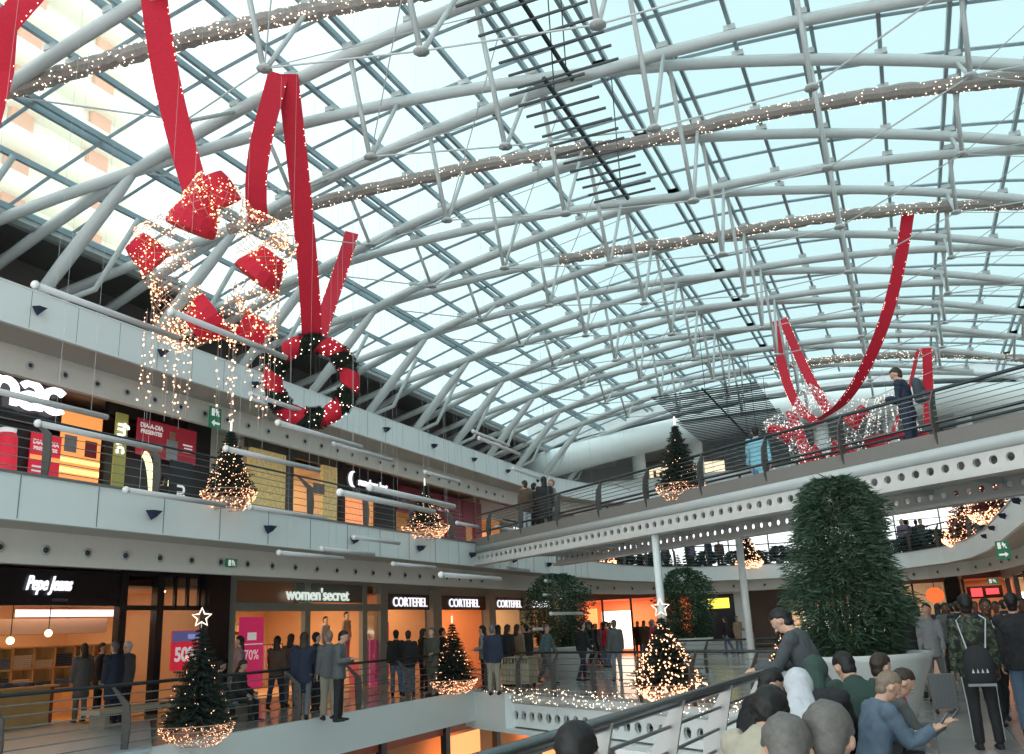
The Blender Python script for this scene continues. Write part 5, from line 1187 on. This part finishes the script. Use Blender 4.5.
def person(loc, rz, label, pose='stand', top=('jacket','blackwool'), legs=('slim','blackwool'), hair=('short','black'), skin=SKIN, near=False, scale=1., group=None, shoes=True, extra=None):
    def put(name, me, m, parent=None):
        o = bpy.data.objects.new(name, me); COL.objects.link(o)
        if parent: o.parent = parent
        o.material_slots[0].link = 'OBJECT'; o.material_slots[0].material = m; return o
    b = put('person', pose_mesh(pose, 'body', None, near), skin); b.location = loc; b.rotation_euler = (0,0,rz); b.scale = (scale,)*3; tag(b, label, 'person', group)
    put('coat' if top[0] == 'coat' else 'jacket', pose_mesh(pose, 'jacket', top[0], near), CLO[top[1]], b)
    put('trousers', pose_mesh(pose, 'trousers', legs[0], near), CLO[legs[1]], b)
    put('hood' if hair[0] == 'hood' else 'cap' if hair[0] == 'cap' else 'hair', pose_mesh(pose, 'hair', hair[0], near), (CLO[{'green': 'darkgreen'}.get(hair[1], hair[1])] if hair[0] == 'hood' else HAIR[hair[1]]), b)
    if shoes:
        for k in 'LR': put('shoe', pose_mesh(pose, 'shoe'+k, None, False), CLO['blackwool'] if shoes is True else CLO[shoes], b)
    if near:
        J = skeleton(POSES[pose]); H, hu, hf = J['H'], J['hu'], J['hf']
        for s in (-1, 1):
            e = MB().sphere(H+hf*.0785+hu*.008+V(s*.031,0,0), .0095, 10, 8).build('eye', mat('eye_white', (.6,.58,.55), .2), b, True)
            MB().sphere(H+hf*.087+hu*.006+V(s*.031,0,0), .006, 8, 6).build('iris', DARK, e, True)
    return b
def at_h(px, hpx, z=0.):      # where a 1.7 m person shows hpx pixels tall at bearing px
    v = ray(px, 655-.048*px); dep = F*1.66/hpx; c = v.dot(-(ROT @ Vector((0,0,1)))); p = C0+v*(dep/c); return Vector((p.x, p.y, z))
def on_bridge(px, n, z=4.13):
    v = ray(px, 655-.048*px); o = BA+BN*n; t_ = (o.x*BN.x+o.y*BN.y)/(v.x*BN.x+v.y*BN.y); return Vector((v.x*t_, v.y*t_, z))
FW, AW, LT, RT = 0, PI, PI/2, -PI/2     # facing away (+Y), towards us (-Y), left (-X), right (+X)
SH, LG = 'short', 'long'
# lower left walkway
L = [
 (84,70,1.3,'person in a long grey coat with brown hair at the shop counter, back turned','stand',('coat','greywool'),('slim','greyjean'),(LG,'brown')),
 (101,68,-.9,'person in black talking between the grey coat and the navy coat','talk',('jacket','blackwool'),('slim','blackwool'),(SH,'brown')),
 (115,75,1.5,'grey-haired person in a long navy coat at the shop entrance','stand',('coat','navy'),('slim','navy'),(SH,'grey')),
 (128,72,1.7,'white-haired person in a dark grey jacket right of the navy coat','stand',('jacket','greywool'),('slim','blackwool'),(SH,'white')),
 (240,68,2.3,'person in a dusty pink coat half behind the first fir','stand',('coat','pinkgrey'),('slim','denim'),(LG,'brown')),
 (277,66,.4,'long-haired person in a short dark coat walking past the mint framed shop','walk',('jacket','brown'),('slim','navy'),(LG,'black')),
 (291,64,.2,'person in a purple grey jacket between two dark coats','stand',('jacket','purple'),('slim','greyjean'),(LG,'brown')),
 (304,78,.5,'tall long-haired person in a bulky dark coat and pale trousers','stride',('coat','navy'),('baggy','greyjean'),(LG,'brown')),
 (316,70,-.6,'person in black beside the bulky dark coat','stand',('jacket','blackwool'),('slim','blackwool'),(SH,'black')),
 (329,78,.9,'person in a grey parka and khaki trousers standing behind the phone user','stand',('jacket','greywool'),('baggy','khaki'),(SH,'ash')),
 (339,80,-1.2,'dark-haired man in a grey jacket looking down at a phone','phone',('jacket','greywool'),('slim','blackwool'),(SH,'black')),
 (396,59,.6,'person in black jacket and jeans, left of the pair by the black signs','stride',('jacket','blackwool'),('slim','denim'),(SH,'black')),
 (408,60,.4,'person in black jacket and jeans, right of the pair by the black signs','walk',('jacket','blackwool'),('slim','denim'),(SH,'brown')),
 (423,55,-.5,'person in dark clothes between the jeans pair and the olive coat','stand',('jacket','blackwool'),('slim','blackwool'),(LG,'brown')),
 (432,61,3.0,'tall person in an olive grey coat left of the second fir','talk',('coat','olive'),('slim','greyjean'),(SH,'grey')),
 (442,54,-.8,'person in black just behind the second fir','stand',('jacket','blackwool'),('slim','blackwool'),(SH,'black')),
 (483,56,1.9,'long-haired person in a pale jacket at the left of the talking group','talk',('jacket','palegrey'),('slim','blackwool'),(LG,'black')),
 (492,62,.1,'broad person in navy with khaki trousers seen from behind in the talking group','stand',('puffer','navy'),('baggy','khaki'),(SH,'grey')),
 (498,55,.5,'long-haired person in black behind the broad navy back','stand',('coat','blackwool'),('slim','blackwool'),(LG,'black')),
 (507,55,-.4,'person in a black coat in the middle of the talking group','talk',('coat','blackwool'),('slim','blackwool'),(LG,'brown')),
 (517,53,-.3,'long-haired person in a tan coat at the right of the talking group','stand',('jacket','tan'),('slim','navy'),(LG,'brown')),
 (526,52,1.2,'person in a dark coat beside the leafy tree planter','stand',('coat','blackwool'),('slim','blackwool'),(SH,'black')),
]
for px, h, rz, lab, pose, top, legs, hr in L: person(at_h(px, h), rz, lab, pose, top, legs, hr)
p = at_h(152, 66); person((-15.3, 17.6, -.02), -.8, 'person in black sitting low on the beige bench left of the first fir', 'sit', ('jacket','blackwool'), ('slim','blackwool'), (SH,'black'), scale=.95)
person((-13.6, 16.3, 0), -1.3, 'person in black sitting with legs out right of the first fir', 'sit', ('coat','blackwool'), ('slim','blackwool'), (LG,'brown'), scale=.95)
t = thing('bench', 'long low beige bench on the left lower walkway behind the railing', 'bench', None, (-15.6, 16.6, 0)); MB().box((-.28,-2.3,.34),(.28,2.6,.43)).build('seat', mat('beige_bench', (.42,.38,.30), .5), t)
for y in (-2.1, 2.35): MB().box((-.22,y,0),(.22,y+.12,.34)).build('leg', mat('beige_bench_leg', (.3,.27,.22), .5), t)
t = thing('bench', 'small grey bench beside the first fir on the left lower walkway', 'bench', None, (-13.7, 16.3, 0)); MB().box((-.28,-.6,.34),(.28,.6,.43)).build('seat', CLO['palegrey'], t)
for y in (-.5, .4): MB().box((-.22,y,0),(.22,y+.1,.34)).build('leg', GREYR, t)
# lower footbridge walkers
for px, h, rz, lab, pose, top, legs, hr in (
 (545,54,RT-.1,'man in a grey green jacket striding to the right across the lower footbridge','walk',('jacket','teal'),('baggy','greyjean'),(SH,'grey')),
 (581,53,-.7,'person in dark clothes with a pale top, left of the big fir on the footbridge','stride',('jacket','blackwool'),('slim','navy'),(SH,'black')),
 (614,54,.6,'person in a dark jacket and pale trousers just left of the big glittering fir','stand',('jacket','greywool'),('slim','palegrey'),(SH,'grey')),
 (590,47,2.2,'person in black behind the footbridge walkers near the leafy planter','talk',('coat','blackwool'),('slim','blackwool'),(LG,'black'))):
    person(at_h(px, h), rz, lab, pose, top, legs, hr)
p = onz(515, 690, 0); t = thing('cart', 'beige slatted wicker cart parked at the left end of the lower footbridge', 'cart', None, (p.x-.1, p.y+.6, 0))
b = MB()
for i in range(9):
    for y in (-.3,.3): b.box((-.42+i*.1, y-.01, .16), (-.38+i*.1, y+.01, .85))
for i in range(6):
    for x in (-.42,.42): b.box((x-.01, -.3+i*.12, .16), (x+.01, -.26+i*.12, .85))
b.box((-.43,-.31,.83),(.43,.31,.87)); b.box((-.43,-.31,.14),(.43,.31,.18)); b.box((-.4,-.28,.18),(.4,.28,.7)); b.build('basket', mat('wicker', (.42,.38,.28), .7), t)
for x in (-.35,.35):
    for y in (-.25,.25): MB().tube([(x-.02,y,.07),(x+.02,y,.07)], .07, 12).build('wheel', DARK, t)
# far crowd
rr = random.Random(91); cc = ['blackwool','navy','greywool','brown','olive','purple','blackwool','palegrey','tan','red']
for i in range(34):
    px = rr.uniform(556, 662) if i < 24 else rr.uniform(700, 800); h = rr.uniform(30, 42) if i < 24 else rr.uniform(28, 34)
    pose = rr.choice(['stand','walk','talk','stride']); hr = (rr.choice([SH, LG]), rr.choice(['black','brown','brown','grey']))
    q = at_h(px, h)
    person(q, rr.uniform(0, 6.28), 'small distant visitor in the crowd before the orange lit shops' if i < 24 else 'small distant visitor before the bright white windows', pose, (rr.choice(['jacket','coat']), rr.choice(cc)), ('slim', rr.choice(['blackwool','denim','navy'])), hr, group='crowd before the orange shops' if i < 24 else 'crowd before the white windows')
# right walkway
R = [
 (905,85,.15,'person in a black jacket walking away beside the planter','stride',('jacket','blackwool'),('slim','greyjean'),(SH,'black'),SKIND,1.),
 (927,88,PI-.2,'person in a grey top and navy jacket coming towards us past the planter','walk',('thin','palegrey'),('slim','greyjean'),(SH,'brown'),SKIN,1.),
 (985,113,PI+.15,'man in an open black jacket over a white shirt walking towards us','walk',('jacket','blackwool'),('slim','blackwool'),(SH,'black'),SKIND,1.),
 (1012,126,-.1,'person in a black jacket and blue jeans seen from behind at the right edge','stand',('puffer','blackwool'),('slim','denim'),(SH,'black'),SKIN,1.),
]
for px, h, rz, lab, pose, top, legs, hr, sk, sc in R: o = person(at_h(px, h), rz, lab, pose, top, legs, hr, sk, near=h > 100, scale=sc)
shirt_p = at_h(985, 113)
MB().prism([(-.07,-.28),(.07,-.28),(.05,.24),(-.05,.24)], .012, Matrix.Translation((0, .142, 1.18)) @ FNX.__class__(((-1,0,0,0),(0,0,1,0),(0,1,0,0),(0,0,0,1)))).build('shirt_front', CLO['white'], [o for o in bpy.data.objects if o.get('label','').startswith('man in an open black')][0])
camo_p = at_h(966, 136); o = person(camo_p, .15, 'tall person in a camouflage jacket and side-striped trousers, back turned', 'stand', ('jacket','camo'), ('slim','blackwool'), (SH,'black'), SKIND, near=True)
for s in (-1, 1):
    J = skeleton(POSES['stand']); k = 'L' if s < 0 else 'R'
    MB().ribbon([J['h'+k]+V(s*.10,0,-.1), J['K'+k]+V(s*.072,0,0), J['A'+k]+V(s*.062,0,.03)], .022, .008, (0,1,0)).build('side_stripe', CLO['white'], o)
t = thing('bag', 'black drawstring bag with pale lettering hanging behind the camouflage jacket', 'bag', None, camo_p+V(.02,-.22,.72)); b = MB(); b.tube([(0,0,0),(0,-.01,.05),(0,-.01,.3),(0,0,.42),(0,0,.46)], [(.12,.05),(.17,.08),(.165,.09),(.11,.06),(.03,.02)], 16, ref=(0,1,0)); b.build('pouch', CLO['blackwool'], t, True)
MB().box((-.15,-.085,.0),(.15,-.02,.03)).build('base_band', CLO['palegrey'], t); MB().tube([(-.1,0,.42),(-.16,.06,.75),(-.1,.12,.8)], .008, 6).build('strap', CLO['white'], t); MB().tube([(.1,0,.42),(.16,.06,.75),(.1,.12,.8)], .008, 6).build('strap', CLO['white'], t)
q_ = MB()
for i in range(4): q_.add([(-.09+i*.05,-.106,.15),(-.06+i*.05,-.106,.15),(-.075+i*.05,-.104,.20)], [(0,1,2)])
q_.build('pale_marks', CLO['white'], t)
p = onz(947, 713, 0); t = thing('suitcase', 'grey wheeled suitcase rolling beside the camouflage jacket', 'suitcase', None, p, .1)
b = MB(); b.tube([(0,0,.06),(0,0,.09),(0,0,.56),(0,0,.60)], [(.14,.08),(.19,.11),(.19,.11),(.14,.08)], 4, ref=(0.7,.7,0)); b = MB(); b.box((-.18,-.11,.07),(.18,.11,.60))
for i in range(6): b.box((-.16+i*.06,-.122,.1),(-.135+i*.06,.122,.57))
b.build('shell', mat('grey_plastic_shell', (.16,.17,.18), .4), t); MB().tube([(-.1,.09,.6),(-.1,.09,1.0),(.1,.09,1.0),(.1,.09,.6)], .01, 6).build('handle', GREYR, t)
for x in (-.14,.14):
    for y in (-.08,.08): MB().tube([(x-.012,y,.035),(x+.012,y,.035)], .035, 10).build('wheel', DARK, t)
for i, (px, h, c) in enumerate(((938,60,'blackwool'),(945,66,'greywool'),(952,58,'brown'),(996,74,'orange'),(1003,66,'blackwool'),(975,62,'navy'),(917,52,'palegrey'),(1021,84,'blackwool'),(957,70,'blackwool'))):
    person(at_h(px, h), rr.uniform(-.5,.5)+(PI if i % 2 else 0), 'visitor in %s far down the right walkway' % {'blackwool':'black','greywool':'grey','brown':'brown','orange':'an orange top','navy':'navy','palegrey':'pale grey'}[c], rr.choice(['stride','walk','stand']), ('jacket', c), ('slim','blackwool'), (rr.choice([SH,LG]),'black'), SKIND if i % 2 else SKIN, group='visitors down the right walkway' if c == 'blackwool' else None)
# leaning man and the seated group
def seat_at(px, py, Y, rz, lab, pose, top, legs, hr, sk=SKIN, hz=None, sc=1.):
    J = skeleton(POSES[pose]); H = J['H']; off = Matrix.Rotation(rz, 3, 'Z') @ Vector((H.x, H.y, 0)); q = onz(px, py, H.z) if Y is None else ony(px, py, Y); s_ = 1.0 if Y is None else q.z/H.z
    return person((q.x-off.x*s_, q.y-off.y*s_, 0), rz, lab, pose, top, legs, hr, sk, near=True, scale=s_)
q = ony(789, 642, 9.4); J = skeleton(POSES['rail']); person((-.98, 9.75, 0), LT-.2, 'dark-haired man in a dark grey jacket leaning on the thick handrail', 'rail', ('jacket','slate'), ('slim','denim'), (SH,'black'), near=True)
SE = [
 (889,687,8.0,RT+.45,'boy in a blue denim jacket sitting in profile with a phone','sit_phone',('jacket','denimjacket'),('slim','blackwool'),(SH,'ash')),
 (903,683,8.5,RT+.3,'brown-haired boy sitting behind the denim jacket, holding up a phone','sit_phone',('jacket','greywool'),('slim','navy'),(SH,'brown')),
 (881,667,9.2,RT+.9,'dark-haired person in a red and white hoodie behind the boys','sit',('jacket','red'),('slim','palegrey'),(SH,'brown')),
 (845,668,9.0,.5,'dark-haired person in dark green between the green hood and the red hoodie','sit_bent',('jacket','darkgreen'),('slim','blackwool'),(SH,'black')),
 (815,676,8.3,-.1,'person with a dark green hood over a black coat bent forward, back turned','sit_bent',('puffer','blackwool'),('slim','blackwool'),('hood','green')),
 (799,690,7.4,.15,'person in a white hooded top sitting with back turned','sit_bent',('puffer','white'),('slim','denim'),('hood','white')),
 (771,685,7.8,RT+.5,'dark-haired person in a black puffer coat beside the railing','sit_phone',('puffer','blackwool'),('slim','blackwool'),(SH,'black')),
 (770,714,5.9,-.3,'curly black-haired person in a cream coat in front of the puffer coat','sit_bent',('coat','cream'),('slim','denim'),('afro','black')),
 (829,742,3.85,-.05,'grey-haired person at the bottom edge, nearest head on the right','sit_bent',('jacket','greywool'),('slim','greyjean'),('grey','grey')),
 (788,755,3.7,.1,'pale grey-haired person at the bottom edge, left of the nearest head','sit_bent',('jacket','olive'),('slim','greyjean'),('grey','grey')),
 (577,757,3.45,.2,'black-haired person whose head just shows below the thick handrail','sit',('jacket','blackwool'),('slim','blackwool'),(SH,'black')),
]
PH = []
for a in SE:
    o = seat_at(*a); 
    if 'phone' in a[4]:
        J = skeleton(POSES[a[5]]); PH.append((Matrix.Translation(o.location) @ Matrix.Rotation(a[3], 4, 'Z')) @ ((J['WR']+J['wdR']*.09+V(-.02,.03,.03))*o.scale[0]))
def slab_bench(x0, x1, y0, y1, label):
    t = thing('bench', label, 'bench', None, ((x0+x1)/2, (y0+y1)/2, 0)); w_, d_ = (x1-x0)/2, (y1-y0)/2
    MB().box((-w_,-d_,.33),(w_,d_,.42)).build('seat', mat('grey_bench_top', (.25,.25,.25), .5), t)
    for x in (-w_+.08, w_-.2): MB().box((x,-d_+.05,0),(x+.12,d_-.05,.33)).build('leg', GREYR, t)
slab_bench(-1.25, .1, 7.75, 8.35, 'grey bench under the middle of the seated visitors')
slab_bench(-1.3, -.5, 5.35, 5.85, 'grey bench under the front of the seated visitors')
slab_bench(-1.3, .1, 3.55, 4.0, 'grey bench under the nearest grey-haired visitors')
# phones in the boys' hands
for q, lab in zip(PH, ('dark phone held by the boy in the denim jacket','dark phone held up by the brown-haired boy')):
    t = thing('phone', lab, 'phone', None, q, RT); Mx = Matrix.Rotation(-.7, 4, 'X'); b = MB(); b.box((-.035,-.005,-.07),(.035,.005,.07), Mx); b.build('case', BLACKG, t); b = MB(); b.box((-.031,-.008,-.062),(.031,-.005,.062), Mx); b.build('screen', mat('phone_screen', (.1,.12,.15), .1), t)
# upper walkway and upper footbridge
for px, h, rz, lab, pose, top, legs, hr in (
 (151,68,.3,'tall person in black before the red advertising board on the upper walkway','stand',('coat','blackwool'),('slim','blackwool'),(SH,'black')),
 (170,62,-.4,'person in a pale grey jacket behind the upper railing, left of the black standee','talk',('jacket','palegrey'),('slim','blackwool'),(LG,'black')),
 (12,75,.6,'person in black at the far left of the upper walkway','stand',('jacket','blackwool'),('slim','blackwool'),(SH,'black')),
 (196,58,.4,'person in a grey coat beside the beige wall recess','stand',('jacket','greywool'),('slim','blackwool'),(SH,'brown'))):
    person(at_h(px, h, 4.06), rz, lab, pose, top, legs, hr)
q = onx(181, 470, -14.5); t = thing('standee', 'black standee with white letters turned upright on the upper walkway', 'sign', None, (q.x, q.y, 4.06)); MB().box((-.03,-.32,0),(.03,.32,1.5)).build('board', DARK, t); me = text_mesh('JEU', .30, .01, .01); me.transform(Matrix.Translation((.04, 0, .75)) @ FX @ Matrix.Rotation(PI/2, 4, 'Z')); me.materials.append(PLW); link('lettering', me, t); MB().box((-.2,-.32,0),(.2,.32,.03)).build('base', DARK, t)
for px, n, rz, lab, pose, top, legs, hr, sk in (
 (532,1.0,1.0,'man in a brown jacket with white trousers at the left end of the upper footbridge','stand',('jacket','brown'),('slim','white'),(SH,'brown'),SKIN),
 (541,1.5,-.3,'tall man in a black suit with the group on the upper footbridge','talk',('jacket','blackwool'),('slim','blackwool'),(SH,'black'),SKIN),
 (552,1.2,.5,'long-haired person in black with the group on the upper footbridge','talk',('coat','blackwool'),('slim','blackwool'),(LG,'black'),SKIN),
 (560,1.7,2.2,'person in a pale jacket at the right of the group on the upper footbridge','stand',('jacket','palegrey'),('slim','greyjean'),(SH,'ash'),SKIN),
 (778,2.2,.2,'person in a light blue coat crossing the upper footbridge','walk',('coat','blue'),('slim','denim'),(SH,'black'),SKIN),
 (941,1.2,1.25,'man in a dark suit with a backpack looking down on the upper footbridge','phone',('jacket','navy'),('slim','navy'),(SH,'brown'),SKIN)):
    person(on_bridge(px, n), rz, lab, pose, top, legs, hr, sk, near=px > 700)
q = on_bridge(941, 1.2); d = V(math.sin(1.25)*1, -math.cos(1.25), 0); q2 = q+d*.23+V(0,0,1.02)
t = thing('backpack', 'dark grey backpack on the back of the man in the dark suit', 'backpack', None, q2, 1.25); b = MB(); b.tube([(0,0,0),(0,-.02,.04),(0,-.03,.25),(0,0,.42),(0,.03,.47)], [(.10,.05),(.15,.09),(.16,.10),(.13,.08),(.05,.04)], 14, ref=(0,1,0)); b.build('pack', cm('cloth_slate', (.05,.06,.075)), t, True); MB().box((-.1,-.15,.05),(.1,-.1,.2)).build('pocket', CLO['greywool'], t)
for i in range(16):
    px = rr.uniform(585, 740) if i < 9 else rr.uniform(905, 960); Y = 46.5 if i < 9 else 45.0
    q = ony(px, 560, Y+rr.uniform(1.5,3)); person((q.x, q.y, 4.06), rr.uniform(0,6), 'small dark visitor among the shrubs on the far upper ring', rr.choice(['stand','talk','stride']), ('jacket', rr.choice(cc[:7])), ('slim','blackwool'), (SH,'black'), group='visitors on the far upper ring')
# mannequins in the shops
MANN = mat('mannequin_pale', (.8,.72,.62), .4); CLO['mann_pink'] = CP; CLO['mann_red'] = CR
for loc, rz, lab, top in (((-18.9,21.6,.15),RT,'mannequin in a red top in the left window of the mint framed shop',('thin','red')),((-18.9,28.5,.75),RT,'pale mannequin above the pink screen',('thin','cream')),((-18.9,27.2,.6),RT,'pale mannequin left of the pink screen',('thin','white')),((-19.6,14.9,.75),RT,'mannequin in a pale shirt standing on the counter of the lower left shop',('thin','cream'))):
    o = person(loc, rz, lab, 'stand', top, ('slim','blackwool' if loc[1] < 16 else 'pinkgrey'), (SH,'black'), MANN); o.name = 'mannequin'; o['category'] = 'mannequin'
    MB().lathe([(.001,-.02-loc[2]*.0),(.22,-.02),(.22,.0),(.001,.01)], n=16).build('stand_plate', GREYR, o)
    t = MB().box((loc[0]-.35, loc[1]-.35, .02), (loc[0]+.35, loc[1]+.35, loc[2]-.02)).build('plinth', PALEW); tag(t, 'pale plinth under the pale mannequin '+('above' if loc[1] > 28 else 'left of' if loc[1] > 20 else 'beside the counter near')+(' the pink screen' if loc[1] > 20 else ' the jeans shelf'), 'plinth') if loc[2] > .3 else bpy.data.objects.remove(t)
# ------------------------------------------------------------------ sky
w = bpy.data.worlds.new('sky'); scene.world = w; w.use_nodes = True; nt = w.node_tree; bg = nt.nodes['Background']
tc = nt.nodes.new('ShaderNodeTexCoord'); sp = nt.nodes.new('ShaderNodeSeparateXYZ'); nt.links.new(tc.outputs['Generated'], sp.inputs[0])
dt = nt.nodes.new('ShaderNodeVectorMath'); dt.operation = 'DOT_PRODUCT'; dt.inputs[1].default_value = (-.92, -.38, -.05); nt.links.new(tc.outputs['Generated'], dt.inputs[0])
cr = nt.nodes.new('ShaderNodeValToRGB'); e = cr.color_ramp.elements
e[0].position = .42; e[0].color = (.70, .96, .985, 1); e[1].position = .88; e[1].color = (1.6, 1.65, 1.62, 1)
mp = nt.nodes.new('ShaderNodeMath'); mp.operation = 'MULTIPLY_ADD'; mp.inputs[1].default_value = .5; mp.inputs[2].default_value = .5
nt.links.new(dt.outputs['Value'], mp.inputs[0]); nt.links.new(mp.outputs[0], cr.inputs[0]); hz = nt.nodes.new('ShaderNodeMapRange'); hz.inputs['From Min'].default_value = .22; hz.inputs['From Max'].default_value = .08; hz.interpolation_type = 'SMOOTHSTEP'; nt.links.new(sp.outputs['Z'], hz.inputs['Value'])
mx = nt.nodes.new('ShaderNodeMixRGB'); mx.inputs[2].default_value = (1.7, 1.75, 1.75, 1); nt.links.new(hz.outputs[0], mx.inputs[0]); nt.links.new(cr.outputs[0], mx.inputs[1]); nt.links.new(mx.outputs[0], bg.inputs[0])
mr = nt.nodes.new('ShaderNodeMapRange'); mr.inputs['From Min'].default_value = 0; mr.inputs['From Max'].default_value = -.5; mr.inputs['To Min'].default_value = 1.04; mr.inputs['To Max'].default_value = 1.7; mr.interpolation_type = 'SMOOTHSTEP'  # unseen sky behind the camera raised, added fill for surfaces facing it
nt.links.new(sp.outputs['Y'], mr.inputs['Value']); nt.links.new(mr.outputs[0], bg.inputs[1])
for o in list(bpy.data.objects):
    if o.get('_abs'): del o['_abs']
bpy.data.scenes.remove(TMP)
